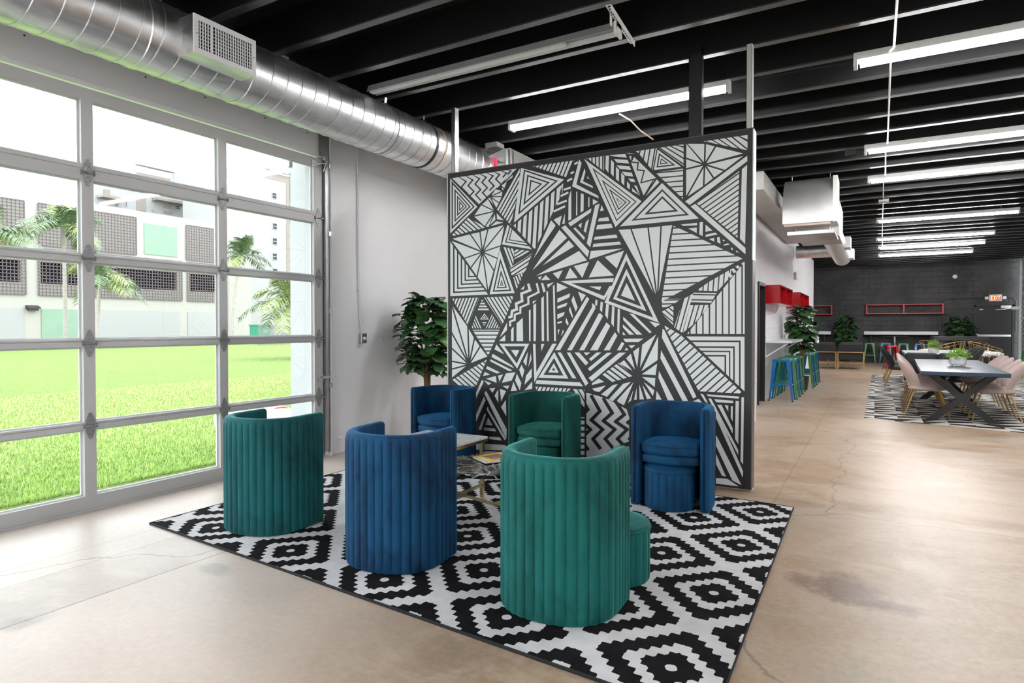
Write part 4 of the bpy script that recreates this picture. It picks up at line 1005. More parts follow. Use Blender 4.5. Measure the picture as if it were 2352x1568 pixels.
# ------------------------------------------------------------------ fig trees
def leaf(mb,base_,dirv,L_,W2,droop=.25,m=0,fold=.18):
    d=Vector(dirv).normalized();up=Vector((0,0,1));s_=d.cross(up)
    if s_.length<.1:s_=Vector((1,0,0))
    s_.normalize();n=s_.cross(d).normalized();b0=Vector(base_);rows=[]
    prof=((0,.05),(.12,.16),(.32,.50),(.55,.86),(.75,1.),(.90,.78),(1.,.12))
    for t,wv in prof:
        c=b0+d*(L_*t)-Vector((0,0,1))*droop*L_*t*t+n*.04*L_*sin(PI*t)
        w_=W2/2*wv;rows.append([c-s_*w_+n*w_*fold+n*.012*sin(t*17),c,c+s_*w_+n*w_*fold-n*.012*sin(t*17)])
    v=[p for r in rows for p in r];f=[]
    for i in range(len(rows)-1):
        for j in (0,1):f.append((i*3+j,i*3+j+1,(i+1)*3+j+1,(i+1)*3+j))
    mb.add(v,f,m)
def fig_tree(loc,lb,rx,zb,zt,n,seed,grp=None,pot=True,lsz=.2,trunk_top=None,flat=1.,bias=None):
    random.seed(seed)
    t=thing('fiddle_leaf_fig',lb,'potted plant',loc,0,grp)
    m_=MB();ctr=Vector((0,0,(zb+zt)/2));rz_=(zt-zb)/2
    for i in range(n):
        zr_=random.uniform(-.96,.97);ph=random.uniform(0,2*PI);hr=math.sqrt(max(.05,1-abs(zr_)**2.6));rr=random.uniform(.40,.88)
        p=Vector((rx*hr*rr*cos(ph)*.8,rx*hr*rr*sin(ph)*.8*flat,0))+ctr+Vector((0,0,zr_*rz_*.9))
        d=Vector((cos(ph+random.uniform(-.6,.6)),sin(ph+random.uniform(-.6,.6)),random.uniform(-.35,.75)))
        L_=lsz*random.uniform(.75,1.2)
        leaf(m_,p-d*L_*.25,d,L_,L_*random.uniform(.66,.84),random.uniform(.1,.5),1 if random.random()<.16 else 0)
    m_.obj('foliage',['leaf_fig','leaf_fig_light'],t,smooth=True,fix=False)
    tt=MB()
    for a_,r_ in ((0,.022),(2.1,.016),(4.2,.018)):
        tt.tube([(.02*cos(a_),.02*sin(a_),.12),(.025*cos(a_+.6),.025*sin(a_+.6),zb*.7),(.03*cos(a_+1.3),.03*sin(a_+1.3),zb+.1),(.09*cos(a_+1),.09*sin(a_+1),(zb+zt)/2),(.13*cos(a_+.8),.13*sin(a_+.8),zt-.12)],[r_,r_,r_*.9,r_*.6,r_*.3],7)
    tt.obj('trunk','bark',t)
    if pot:
        MB().lathe([(.11,0),(.115,.004),(.15,.28),(.155,.30),(.14,.30),(.138,.27)],28).obj('pot','dark',t,smooth=rad(30))
        MB().lathe([(.138,.262),(.0,.268)],20,caps=False).obj('soil','soil',t)
    return t
fig_tree((-4.50,5.78,0),'fiddle leaf fig tree with thick brown trunk in the corner left of the mural',.39,.76,1.75,320,5,'fiddle leaf fig plants',lsz=.205)
# ================================================================== BAR ALONG THE WHITE WALL
def make_stool(mt,label,group,h=.76):
    t=thing('metal_stool',label,'bar stool',(0,0,0),0,group)
    a_=.150;b_=.205
    def rsq(r,z,cr=.035,n=5):
        P_=[]
        for cx,cy,s0 in ((1,1,0),(-1,1,1),(-1,-1,2),(1,-1,3)):
            for i in range(n):
                an=PI/2*s0+PI/2*i/(n-1);P_.append((cx*(r-cr)+cr*cos(an),cy*(r-cr)+cr*sin(an),z))
        return P_
    MB().loft([rsq(a_+.008,h-.045),rsq(a_+.006,h-.012),rsq(a_-.003,h-.002),rsq(a_-.02,h),rsq(a_-.05,h-.004)]).obj('seat',mt,t,smooth=rad(35))
    for sx in (1,-1):
        for sy in (1,-1):
            m_=MB()
            def st(z):return b_+(a_-b_)*(z/(h-.03))
            zs=(.0,.05,.35,h-.04);L1=[];
            wd=lambda z:.022+.05*(z/h)
            for o in (0,1):
                lay=[]
                for z in zs:
                    s_=st(z);w_=wd(z)
                    if o==0:lay.append([(sx*s_,sy*s_,z),(sx*(s_-w_),sy*s_,z),(sx*(s_-w_),sy*(s_-.004),z),(sx*s_,sy*(s_-.004),z)])
                    else:lay.append([(sx*s_,sy*s_,z),(sx*s_,sy*(s_-w_),z),(sx*(s_-.004),sy*(s_-w_),z),(sx*(s_-.004),sy*s_,z)])
                m_.loft(lay)
            m_.obj('leg',mt,t)
            MB().box(sx*b_-.014,sx*b_+.014,sy*b_-.014,sy*b_+.014,0,.016).obj('foot_cap','dark',[c for c in t.children if c.name.startswith('leg')][-1])
    z=.30;s_=b_+(a_-b_)*(z/(h-.03))-.006
    m_=MB()
    for p,q in (((-s_,-s_),(s_,-s_)),((s_,-s_),(s_,s_)),((s_,s_),(-s_,s_)),((-s_,s_),(-s_,-s_))):m_.bar((*p,z),(*q,z),.005,.022)
    m_.obj('foot_rail',mt,t)
    return t
G1='coloured metal stools under the white wall counter'
st0=make_stool('stool_blue','blue metal stool nearest in the row under the white counter by the black door',G1);st0.location=(-1.475,12.48,0)
names=[(13.02,'stool_green','green metal stool second in the row under the white counter'),
(13.56,'stool_blue','blue metal stool third in the row, between two green ones'),
(14.10,'stool_green','green metal stool fourth in the row, last before the gap'),
(15.42,'stool_green','green metal stool first after the gap in the counter row'),
(15.98,'stool_blue','blue metal stool just behind the first green one after the gap'),
(16.55,'stool_green','green metal stool last but one along the white wall counter'),
(17.12,'stool_blue','blue metal stool at the far end of the white wall counter')]
for y,mt,lb in names:dup(st0,(-1.475+(.10 if y>15 else .02),y,0),0,lb,G1,{'stool_blue':mt})
G2='metal stools along the black far wall'
for px,py,mt,lb in ((1998,834,'stool_green','light green metal stool at the left end of the far white counter'),(2035,836,'stool_steelblue','pale blue metal stool behind the red one at the far counter'),(2075,836,'stool_green','green metal stool half hidden behind the dark dining chair'),(2113,836,'stool_blue','bright blue metal stool at the right end of the far counter')):
    q=ZP(px,py);dup(st0,(YP(px,760,26.95).x,26.95,0),0,lb,G2,{'stool_blue':mt})
q=ZP(2050,846);dup(st0,(YP(2050,760,23.4).x-.02,23.4,0),rad(12),'red metal stool beside the tall round table','red metal stool',{'stool_blue':'stool_red'})
dup(st0,(-1.95+.1,24.9,0),0,'pale blue metal stool behind the black velvet armchairs',G2,{'stool_blue':'stool_steelblue'}).location.x=YP(1889,790,24.9).x
o=dup(st0,(XP(2352,840,2.6).x,0,0),0,'green metal stool cut off by the right edge of the picture','green stool at the edge',{'stool_blue':'stool_green'})
q=ZP(2346,868);o.location=(q.x+.21,q.y+.2,0)
# counters with brackets
def counter(lb,y0,y1,x1,brs):
    t=thing('wall_counter',lb,'counter',(WC,y0,0),0,'white counters')
    L_=y1-y0
    MB().box(0,x1-WC,0,L_,1.055,1.10).obj('counter_top','white_gloss',t,bevel=.004)
    MB().box(0.001,.02,0,L_,1.10,1.19).obj('upstand','white_paint',t)
    for b_ in brs:MB().bar((.01,b_,.80),(x1-WC-.08,b_,1.05),.03,.02).box(0,.012,b_-.015,b_+.015,.77,1.05).obj('bracket','white_paint',t)
counter('white gloss wall counter above the nearer four coloured stools',12.35,14.35,-1.30,(.05,1.85))
counter('white gloss wall counter above the farther coloured stools',15.2,17.4,-1.22,(.05,2.0))
def cube_shelf(lb,y0,y1,z0,z1,xo,n=2):
    t=thing('cube_shelf',lb,'shelf',(WC,y0,z0),0,'red cube shelves on the white wall')
    D_=xo-WC;L_=y1-y0;H_=z1-z0;T=.022
    MB().box(0,D_,0,T,0,H_).box(0,D_,L_-T,L_,0,H_).box(0,D_,T,L_-T,0,T).box(0,D_,T,L_-T,H_-T,H_).obj('case','red_gloss',t)
    MB().box(0,.01,T,L_-T,T,H_-T).obj('back_panel','red_gloss',t)
    for i in range(1,n):MB().box(.01,D_-.002,L_*i/n-T/2,L_*i/n+T/2,T,H_-T).obj('divider','red_gloss',t)
cube_shelf('glossy red cube wall shelf nearest the black door',12.25,14.2,1.78,2.12,-1.49)
cube_shelf('glossy red cube wall shelf further along the white wall',15.5,17.7,1.78,2.14,-1.47)
tag(MB().box(WC,WC+.05,17.6,17.64,.75,1.72).obj('wall_bar','dark'),'thin dark vertical bar under the further red cube shelf','wall bar')
q=XP(1824,634,WC);tag(MB().box(WC,WC+.06,q.y-.06,q.y+.10,q.z-.09,q.z+.09).obj('wall_speaker','white_paint',bevel=.01),'small white box high on the white wall above the red shelves','wall speaker')
lb_=thing('low_cabinet','low white cabinet end just behind the right edge of the mural','cabinet',(-1.76,9.16,0))
MB().box(.0,.28,0,.42,.0,.575).obj('carcass','white_trim',lb_);MB().box(-.0,.29,-.005,.43,.575,.595).obj('cabinet_top','white_paint',lb_)
# fig by the counters
fig_tree((-1.36,14.76,0),'fiddle leaf fig standing between the two white counters',.28,.78,1.86,200,11,'fiddle leaf fig plants',lsz=.24)
fig_tree((-.95,26.9,0),'fiddle leaf fig against the black wall behind the black armchairs',.46,.66,1.80,200,12,'fiddle leaf fig plants',lsz=.24)
fig_tree((2.58,26.9,0),'fiddle leaf fig between the far white counter and the exit door',.48,.80,1.78,180,13,'fiddle leaf fig plants',lsz=.26)
# far wall counters and red frames
for lb,x0,x1 in (('white counter on the black far wall partly hidden by the white wall',-2.6,-1.48),('long white counter on the black far wall above the stools',-.36,1.96)):
    t=thing('wall_counter',lb,'counter',(x0,YF,0),0,'white counters')
    MB().box(0,x1-x0,-.42,0,1.03,1.07).box(0,x1-x0,-.42,-.39,1.03,1.19).obj('counter_top','white_gloss',t)
    MB().box(.2,.24,-.38,0,.75,1.03).box(x1-x0-.24,x1-x0-.2,-.38,0,.75,1.03).obj('bracket','dark',t)
for lb,x0,x1,n in (('red framed open wall shelf at the left of the black far wall',-3.4,-1.45,2),('long red framed open wall shelf centred on the black far wall',-.31,2.13,2)):
    t=thing('framed_shelf',lb,'shelf',(x0,YF,1.84),0,'red framed shelves on the black wall');L_=x1-x0;T=.045
    MB().box(0,L_,-.25,0,0,T*.7).box(0,L_,-.25,0,.36-T*.7,.36).box(0,T,-.25,0,T*.7,.36-T*.7).box(L_-T,L_,-.25,0,T*.7,.36-T*.7).obj('frame','red_frame',t)
    MB().box(L_/2-T/2,L_/2+T/2,-.25,0,T*.7,.36-T*.7).obj('divider','red_frame',t)
# black armchairs with gold frames
def gold_chair(lb,x,y,rz=0):
    t=thing('gold_frame_armchair',lb,'armchair',(x,y,0),rz,'black armchairs with gold frames')
    MB().box(-.34,.34,-.27,.34,.30,.50).obj('seat',  'black_velvet',t,bevel=.02)
    MB().box(-.34,.34,-.38,-.28,.30,.80).obj('backrest','black_velvet',t,bevel=.02)
    MB().box(-.31,.31,-.30,-.16,.62,.865).obj('cushion','cushion_back',t,bevel=.04)
    for s_ in (-1,1):
        m_=MB();
        for p,q in (((s_*.36,-.42,0),(s_*.36,-.42,.56)),((s_*.36,.36,0),(s_*.36,.36,.56)),((s_*.36,-.42,.545),(s_*.36,.36,.545))):m_.bar(p,q,.028,.028,up=(0,1,0) if p[2]!=q[2] else (0,0,1))
        m_.obj('side_frame','brass',t)
    MB().bar((-.36,-.42,.545),(.36,-.42,.545),.028,.028).bar((-.36,-.42,.20),(.36,-.42,.20),.028,.028).obj('rear_rail','brass',t)
    MB().bar((-.36,.36,.20),(.36,.36,.20),.028,.028).obj('front_rail','brass',t)
    return t
gold_chair('black velvet armchair with gold frame seen from behind, left one of the pair',YP(1892,840,22.9).x,23.15)
gold_chair('black velvet armchair with gold frame seen from behind, right one of the pair',YP(1950,840,22.9).x+.05,23.12)
# tall round table
t=thing('bar_table','tall round bar table with chrome column beside the red stool','table',(.56,24.45,0))
MB().lathe([(.33,0),(.34,.01),(.32,.02),(.05,.035)],32).obj('base','chrome',t);MB().lathe([(.035,.03),(.035,1.03)],20).obj('column','chrome',t,smooth=rad(40));MB().lathe([(.33,1.03),(.35,1.035),(.35,1.055)],32).obj('table_top','black_wood',t)
# ================================================================== DINING
tag(MB().prism([(-.13,10.62),(3.3,9.75),(4.2,20.2),(-.07,21.1)],.001,.008).obj('dining_rug','rug_splinter',fix=False),'black and cream splinter pattern rug under the dining tables','rug')
DZt=.725
def xtable(lb,x0,x1,y0,y1,mt,rz=0):
    t=thing('dining_table',lb,'table',(x0,y0,.008),rz,'dining tables');W2=x1-x0;L_=y1-y0
    MB().box(0,W2,0,L_/2-.004,DZt-.045,DZt).box(0,W2,L_/2+.004,L_,DZt-.045,DZt).obj('table_top',mt,t,bevel=.003)
    MB().box(.001,W2-.001,.001,L_-.001,DZt-.055,DZt-.045).obj('under_frame','black_wood',t)
    for yy in (.42,L_-.42):
        for s_ in (1,-1):
            m_=MB();c=W2/2
            m_.prism([(c-s_*.43,0),(c-s_*.30,0),(c+s_*.43,DZt-.055),(c+s_*.30,DZt-.055)],yy-.05+.0015*s_,yy+.05+.0015*s_,fn=lambda a,b,c2:(a,c2,b));
            m_.obj('cross_leg','black_wood',t)
    MB().bar((W2/2,.42,.36),(W2/2,L_-.42,.36),.06,.10).obj('stretcher','black_wood',t)
    return t
xtable('dark blue-black dining table with crossed legs nearest the camera',.56,1.56,10.47,14.45,'table_blue',rad(-1.5))
xtable('farther dining table behind the tufted bench, whitish reflection coloured into its top',.62,1.58,17.4,19.8,'table_reflection')
def shell_chair(mt,leg_mt,lb,grp):
    """facing local +x"""
    t=thing('dining_chair',lb,'chair',(0,0,.008),0,grp)
    def ell(c,rx,ry,n=20,f=lambda a:(0,0,0)):return [(c[0]+rx*cos(2*PI*j/n),c[1]+ry*sin(2*PI*j/n),c[2]) for j in range(n)]
    m_=MB();lay=[]
    for z,s_ in ((.395,.72),(.405,.95),(.425,1.04),(.45,.99),(.475,.82),(.492,.55),(.498,.2)):lay.append([(.02+.235*s_*cos(2*PI*j/24),.23*s_*sin(2*PI*j/24),z+.012*cos(2*PI*j/24)*0) for j in range(24)])
    m_.loft(lay);m_.obj('seat',mt,t,smooth=True)
    m_=MB();n=16;rows=16
    def bp(u,v,off):
        # u across -1..1 , v up 0..1 ; shell-shaped back
        w_=.235*(math.sin(PI*min(1,.16+v*.84))**.5)*(1-.10*v)
        y=w_*u;x=-.17-.12*v-.04*v*v+2.3*y*y+off;z=.44+.43*v
        return (x,y,z)
    g1=[[bp(-1+2*i/n,math.sin(PI/2*j/rows),.0) for i in range(n+1)] for j in range(rows+1)]
    g2=[[bp(-1+2*i/n,math.sin(PI/2*j/rows),-.06*(1-(abs(-1+2*i/n))**3)*math.sin(PI*(.08+.84*j/rows))) for i in range(n+1)] for j in range(rows+1)]
    lay=[]
    for j in range(rows+1):lay.append(g1[j]+g2[j][::-1])
    m_.loft(lay);m_.obj('backrest',mt,t,smooth=True)
    for sx,sy in ((1,1),(1,-1),(-1,1),(-1,-1)):
        MB().tube([(.02+sx*.13,sy*.12,.405),(.02+sx*.17,sy*.17,.39),(.02+sx*(.27 if sx>0 else .30),sy*.235,.004)],[.011,.012,.008],8).obj('leg',leg_mt,t)
    return t
c0_=None
GB='blush velvet dining chairs along the table'
ordn=['nearest','second','third','fourth','farthest']
for i in range(5):
    y=11.26+i*.56
    lb='blush velvet dining chair with gold legs, %s on the left of the dark table'%ordn[i]
    if c0_ is None:
        c0_=shell_chair('blush','brass',lb,GB);c0_.location=(.66,y,.008)
    else:dup(c0_,(.66+.01*i,y,.008),0,lb,GB)
ry_=[]
for px,py in ((2331,834),(2321,829),(2298,823),(2284,820),(2278,816)):
    pass
for i,y in enumerate((11.2,11.75,12.45,13.0,13.5)):
    dup(c0_,(1.495+.026*(y-11.2),y,.008),PI+.0,'blush velvet dining chair with gold legs, %s on the right of the dark table'%ordn[i],GB)
b0=None
for i,y in enumerate((16.4,18.0,18.9)):
    dup(c0_,(.47,y,.008),0,'black velvet dining chair with gold legs, %s of those left of the far table'%ordn[i],'black dining chairs',{'blush':'black_velvet'})
for i,y in enumerate((18.0,18.6,19.2)):
    dup(c0_,(1.84,y,.008),PI,'black dining chair, %s of the three right of the far table'%ordn[i],'black dining chairs',{'blush':'cushion_back'})
bn=thing('tufted_bench','low black tufted two-seat bench back between the two dining tables','bench',(.55,15.55,.008))
MB().box(0,.72,0,.12,.30,.80).box(.0,.72,.12,.6,.25,.45).obj('bench_body','black_velvet',bn,bevel=.02)
for x in (.0,.36):MB().box(x+.01,x+.35,-.01,.10,.62,.83).obj('back_cushion','cushion_back',bn,bevel=.035)
for x in (.04,.68):
    for y in (.05,.55):MB().box(x-.012,x+.012,y-.012,y+.012,0,.30).obj('leg','brass',bn)
bn.location=(.52,14.95,.008);bn.scale=(1.55,1,1)
# planters
def planter(lb,loc,r,h,spread,hgt,n,seed):
    random.seed(seed);t=thing('table_planter',lb,'potted plant',loc,0,'leafy green plants on the dining tables')
    MB().lathe([(r*.80,.02),(r*.92,.03),(r,.06),(r,h),(r*.9,h),(r*.9,h-.02)],28).obj('pot','pot_white',t,smooth=rad(35))
    for s_ in (1,-1):
        for q in (1,-1):MB().lathe([(.012,0),(.014,.02)],10,(s_*r*.5,q*r*.5,0)).obj('foot','pot_white',t)
    m_=MB()
    for i in range(n):
        a_=random.uniform(0,2*PI);e=random.uniform(-.25,1.4);rr=random.uniform(.35,1)
        d=Vector((cos(a_)*cos(e),sin(a_)*cos(e),sin(e)));p=Vector((0,0,h))+Vector((d.x*spread*rr,d.y*spread*rr,max(-.03,d.z)*hgt*rr))
        leaf(m_,p,d+Vector((0,0,random.uniform(-.3,.5))),random.uniform(.03,.055),.024,.3)
    m_.obj('foliage','leaf_lime',t,fix=False)
planter('leafy green plant in a wide white pot on the dark dining table',(YP(2200,835,12.1).x,12.1,.008+DZt),.115,.15,.17,.11,320,3)
planter('bushy green plant in a white pot on the far dining table',(YP(2144,803,17.4).x,17.4,.008+DZt),.11,.14,.13,.17,300,4)
# tall black table and gold wire chairs with fleece
t=thing('tall_table','tall black slab table behind the gold wire chairs','table',(0,0,0));
xa=YP(2145,776,20.6).x;xb=YP(2271,776,20.6).x
t.location=(xa,20.6,.0)
MB().box(0,xb-xa,-.0,1.3,.99,1.09).obj('table_top','black_wood',t,bevel=.004)
MB().prism([((xb-xa)*.50,.98),((xb-xa)*.58,.98),((xb-xa)*.72,.0),((xb-xa)*.64,.0)],.15,.25,fn=lambda a,b,c:(a,c,b)).obj('slant_leg','black_wood',t)
MB().prism([((xb-xa)*.50,.98),((xb-xa)*.58,.98),((xb-xa)*.44,.0),((xb-xa)*.36,.0)],1.05,1.15,fn=lambda a,b,c:(a,c,b)).obj('slant_leg','black_wood',t)
def wire_chair(lb,x,y,rz,first=[None]):
    if first[0]:return dup(first[0],(x,y,.008),rz,lb)
    t=thing('wire_chair',lb,'chair',(x,y,.008),rz,'gold wire chairs with white fleece');first[0]=t
    m_=MB();R_=.30
    def rim(a_):
        k_=(1-cos(a_))/2
        return (R_*1.05*cos(a_),R_*1.05*sin(a_),.73+.24*k_**.8)
    m_.tube([rim(2*PI*j/40) for j in range(40)],.008,6,closed=True)
    m_.tube([(R_*.8*cos(2*PI*j/40),R_*.8*sin(2*PI*j/40),.64) for j in range(40)],.009,6,closed=True)
    for j in range(6,36,3):
        a_=2*PI*j/40;r_=rim(a_);m_.tube([r_,(R_*.8*cos(a_),R_*.8*sin(a_),.64)],.005,5)
    m_.obj('wire_basket','brass',t)
    for a_ in (.7,2.2,4.1,5.6):
        MB().tube([(R_*.5*cos(a_),R_*.5*sin(a_),.64),(R_*.95*cos(a_),R_*.95*sin(a_),.006)],.010,6).obj('leg','brass',t)
    random.seed(7);m_=MB();lay=[]
    for z,s_ in ((.42,.80),(.44,1.06),(.47,1.14),(.50,1.05),(.515,.7),(.52,.2)):
        lay.append([(R_*s_*(1+.07*sin(9*2*PI*j/48)+random.uniform(-.05,.05))*cos(2*PI*j/48),R_*s_*(1+.07*sin(9*2*PI*j/48)+random.uniform(-.05,.05))*sin(2*PI*j/48),z+.20+random.uniform(-.012,.012)-(.03 if s_>1.1 else 0)) for j in range(48)])
    m_.loft(lay)
    for i in range(500):
        a_=random.uniform(0,2*PI);r_=R_*random.uniform(.9,1.12);p=Vector((r_*cos(a_),r_*sin(a_),random.uniform(.64,.70)));d=Vector((cos(a_)*.05,sin(a_)*.05,-random.uniform(.02,.07)))
        s_=Vector((-sin(a_),cos(a_),0))*.012;m_.add([p-s_,p+s_,p+d],[(0,1,2)])
    m_.obj('fleece_throw','fur',t,fix=False)
    t.scale=(1.12,1.12,1.)
    return t
for px,y,rz,lb in ((2180,20.3,2.6,'gold wire chair with white fleece left of the slanting table leg'),(2146,21.3,.9,'gold wire chair with fleece farthest left, behind the green plant'),(2262,19.7,.3,'gold wire chair with white fleece nearest the exit door'),(2236,21.4,1.2,'gold wire chair behind the one nearest the exit door')):
    wire_chair(lb,YP(px,800,y).x,y,rz)
# ================================================================== OVERHEAD
def fixture(lb,x0,x1,y,z=3.56,on=True):
    t=thing('strip_light' if on else 'unlit_strip_light',lb,'strip light',(x0,y,z),0,'fluorescent strip lights' if on else None);L_=x1-x0
    MB().box(0.0,L_,-.055,.055,.035,.10).obj('housing','fixture_white',t,bevel=.006)
    for s_ in (-1,1):
        MB().tube([(.05,s_*.032,.012),(L_-.05,s_*.032,.012)],.018,12).obj('tube','tube_on',t,smooth=rad(50))
    for x in (0,L_-.03):MB().box(x,x+.03,-.058,.058,-.012,.04).obj('end_cap','fixture_white',t)
    for x in (.3,L_-.3):MB().box(x,x+.02,-.01,.01,.10,ZD-z-.001).obj('hanger','steel',t)
    return t
fixture('lit fluorescent strip light above the mural',-3.60,-1.20,6.17,3.585)
nm=['nearest','second','third','fourth','fifth','sixth','last']
for i,(y,x0,x1) in enumerate(((6.16,-.18,2.26),(9.29,-.14,2.3),(11.2,-.12,2.32),(15.56,0,2.42),(18.76,0,2.46),(20.78,.05,2.52),(23.05,.06,2.51))):
    fixture('lit fluorescent strip light, %s of the seven over the passage and dining tables'%nm[i],x0,x1,y,3.585)
for i,(x,y) in enumerate(((-3.6,-1.4),(1.9,-1.4),(1.9,1.8))):  # out-of-view fixtures added to brighten the room from behind the camera
    fixture('added unseen fluorescent strip light behind the camera, '+('on the glass door side','far from the glass door, at the back','far from the glass door, nearer')[i],x,x+2.4,y,3.585)
# the unlit channel and its slotted angle
t=thing('unlit_strip_light','unlit silver strip light channel without tubes above the velvet chairs','strip light',(-4.20,4.55,3.56))
L_=2.50
m_=MB();prof=[(-.045,.09),(-.065,.03),(-.062,.028),(-.04,.06),(.04,.06),(.062,.028),(.065,.03),(.045,.09)]
m_.prism(prof,0,L_,fn=lambda a,b,c:(c,a,b));m_.obj('reflector','fixture_grey',t)
MB().box(0,L_-.45,-.028,.028,.03,.055).obj('tube_cover','fixture_white',t)
MB().box(L_-.02,L_,-.065,.065,.0,.09).obj('end_plate','fixture_white',t)
sa=thing('slotted_angle','perforated steel angle hanging between two ceiling joists','steel angle',(0,0,0))
p=ZP(1403,10,3.66);q=ZP(1458,97,3.66)
m_=MB();d=(q-p).normalized();s_=Vector((-d.y,d.x,0));n_=16;L_=(q-p).length
for e in range(2):m_.bar(p+s_*(.0+.035*e)+Vector((0,0,-.002)),q+s_*(.035*e)+Vector((0,0,-.002)),.010,.003)
for i in range(n_+1):c=p+d*(L_*i/n_);m_.bar(c-Vector((0,0,.002)),c+s_*.036-Vector((0,0,.002)),.012,.003)
m_.bar(p+Vector((0,0,-.02)),q+Vector((0,0,-.02)),.003,.036)
m_.obj('angle_bar','fixture_white',sa)
MB().bar(p+d*.1+Vector((-.03,0,-.10)),p+d*.1+Vector((-.03,0,0)),.04,.004,up=(1,0,0)).obj('hanger_plate','fixture_white',sa)
# conduits and wires
cx=thing('ceiling_conduit','thin white conduit crossing under the joists at the left ends of the lights','conduit',(.115,0,ZJ-.012))
MB().tube([(.0,-3.5,0),(0,6.0,0),(-.0,6.07,-.0),(-.05,6.13,-.03)],.009,8).obj('conduit_run','plate_gloss',cx,smooth=True)
MB().tube([(-.02,6.22,-.01),(0,9.2,0)],.009,8).tube([(-.02,9.36,0),(0,11.1,0)],.009,8).tube([(-.02,11.3,0),(.0,15.5,0)],.009,8).tube([(-.0,15.6,0),(.02,18.6,0)],.009,8).tube([(.02,18.9,0),(.04,20.6,0)],.009,8).obj('conduit_run','plate_gloss',cx,smooth=True)
MB().box(-.08,.08,13.2,13.35,-.03,.01).obj('junction_box','plate_gloss',cx)
p=YP(1423,262,6.2);q=YP(1500,320,7.0);m_=MB().tube([p,p.lerp(q,.3)+Vector((0,0,.02)),p.lerp(q,.6)+Vector((0,0,-.01)),q],.008,6);tag(m_.obj('loose_cable','wire',smooth=True),'loose beige cable hanging from the strip light down behind the mural','cable')
wv=MB()
for k_ in (0,.02):wv.tube([(-1.15,6.2+k_,3.66),(-.9,6.16+k_,3.64),(-.5,6.18+k_,3.65),(-.16,6.17+k_,3.63)],.004,5)
tag(wv.obj('power_wires','cable_black'),'pair of thin black wires running between the two nearest lit strips','cable')
wv=MB()
for k_ in (0,.02):wv.tube([(-1.6,9.3+k_,3.66),(-.9,9.28+k_,3.65),(-.4,9.3+k_,3.66),(-.14,9.29+k_,3.63)],.004,5)
wv.box(-.36,-.24,9.27,9.33,3.60,3.66)
tag(wv.obj('power_wires','cable_black'),'thin black wires with a small box running to the second passage light','cable')
# wall-top duct and suspended air unit
tag(MB().box(WC+.02,WC+.42,9.2,15.5,3.24,3.50).obj('soffit_duct','hvac_grey',bevel=.01),'rectangular grey duct running along the top of the white wall','air duct')
un=thing('suspended_air_unit','silver suspended air unit with curved cowl above the coloured stools','air unit',(0,0,0))
yU=10.3
a_=YP(1797,515,yU);b_=YP(1912,507,yU);c_=YP(1808,422,yU)
x0,x1,z0,z1=a_.x,b_.x,(a_.z+b_.z)/2,YP(1860,415,yU+.35).z
un.location=(x0,yU,z0)
Wd=x1-x0;Hh=z1-z0
prof=[(0,0)]+[(.42*(1-cos(PI/2*i/10)),.0+Hh*(sin(PI/2*i/10))) for i in range(1,11)]
prof=[(.0,.0),(-.0,.05),(.008,.20),(.03,.34),(.07,.46),(.13,.56),(.20,.63),(.30,Hh if Hh>.65 else .68),(.62,Hh if Hh>.65 else .68),(.62,.0)]
k_=Hh/.68;prof=[(y_,z_*k_) for y_,z_ in prof]
MB().prism(prof,0,Wd,fn=lambda a,b,c:(c,a,b)).obj('cowl','cowl_steel',un,smooth=rad(35))
MB().box(.02,Wd-.03,.02,.30,-.035,-.001).obj('filter_panel','hvac_panel',un)
MB().box(Wd,Wd+.06,.05,.60,.0,.66*k_).obj('side_cover','fixture_white',un)
MB().box(.06,Wd+.03,.10,1.0,-.16,-.14).box(.06,Wd+.03,.09,.10,-.16,-.11).obj('drain_tray','steel',un)
for x,y_ in ((.1,.3),(Wd-.05,.3),(.1,.9),(Wd-.05,.9)):MB().tube([(x,y_,-.14),(x,y_,ZJ-z0)],.006,6).obj('hanger_rod','steel',un)
MB().box(.10,Wd+.05,.95,2.1,-.10,.45).obj('fan_box','hvac_grey',un)
ex=thing('exhaust_duct','ribbed round silver duct with white side outlets beyond the air unit','air duct',(x0+Wd*.75,yU+2.1,z0+.16))
m_=MB();ring_tube(m_,0,5.2,.19,n=32);m_.obj('duct_body','cowl_steel',ex,smooth=True)
for y_ in (.4,1.6,2.8,4.0,5.1):
    m_=MB();ring_tube(m_,y_,y_+.03,.197,n=32);m_.obj('joint_collar','steel',ex)
for y_ in (2.0,4.3):MB().box(.14,.28,y_,y_+.5,-.10,.12).obj('side_outlet','white_paint',ex)
tag(MB().box(-4.2,YP(1885,580,15.5).x,15.52,15.9,3.0,3.36).obj('branch_duct','hvac_grey',bevel=.02) if False else MB().tube([(WC+.05,17.0,3.2),(x0+Wd*.75-.18,17.0,3.2)],.16,24).obj('branch_duct','galvanised',smooth=rad(50)),'short round branch duct from the white wall to the hanging ribbed duct','air duct')
# ================================================================== OUTSIDE
struct('ground',MB().box(-140,-5.22,-60,140,-.25,-.03),'grass')
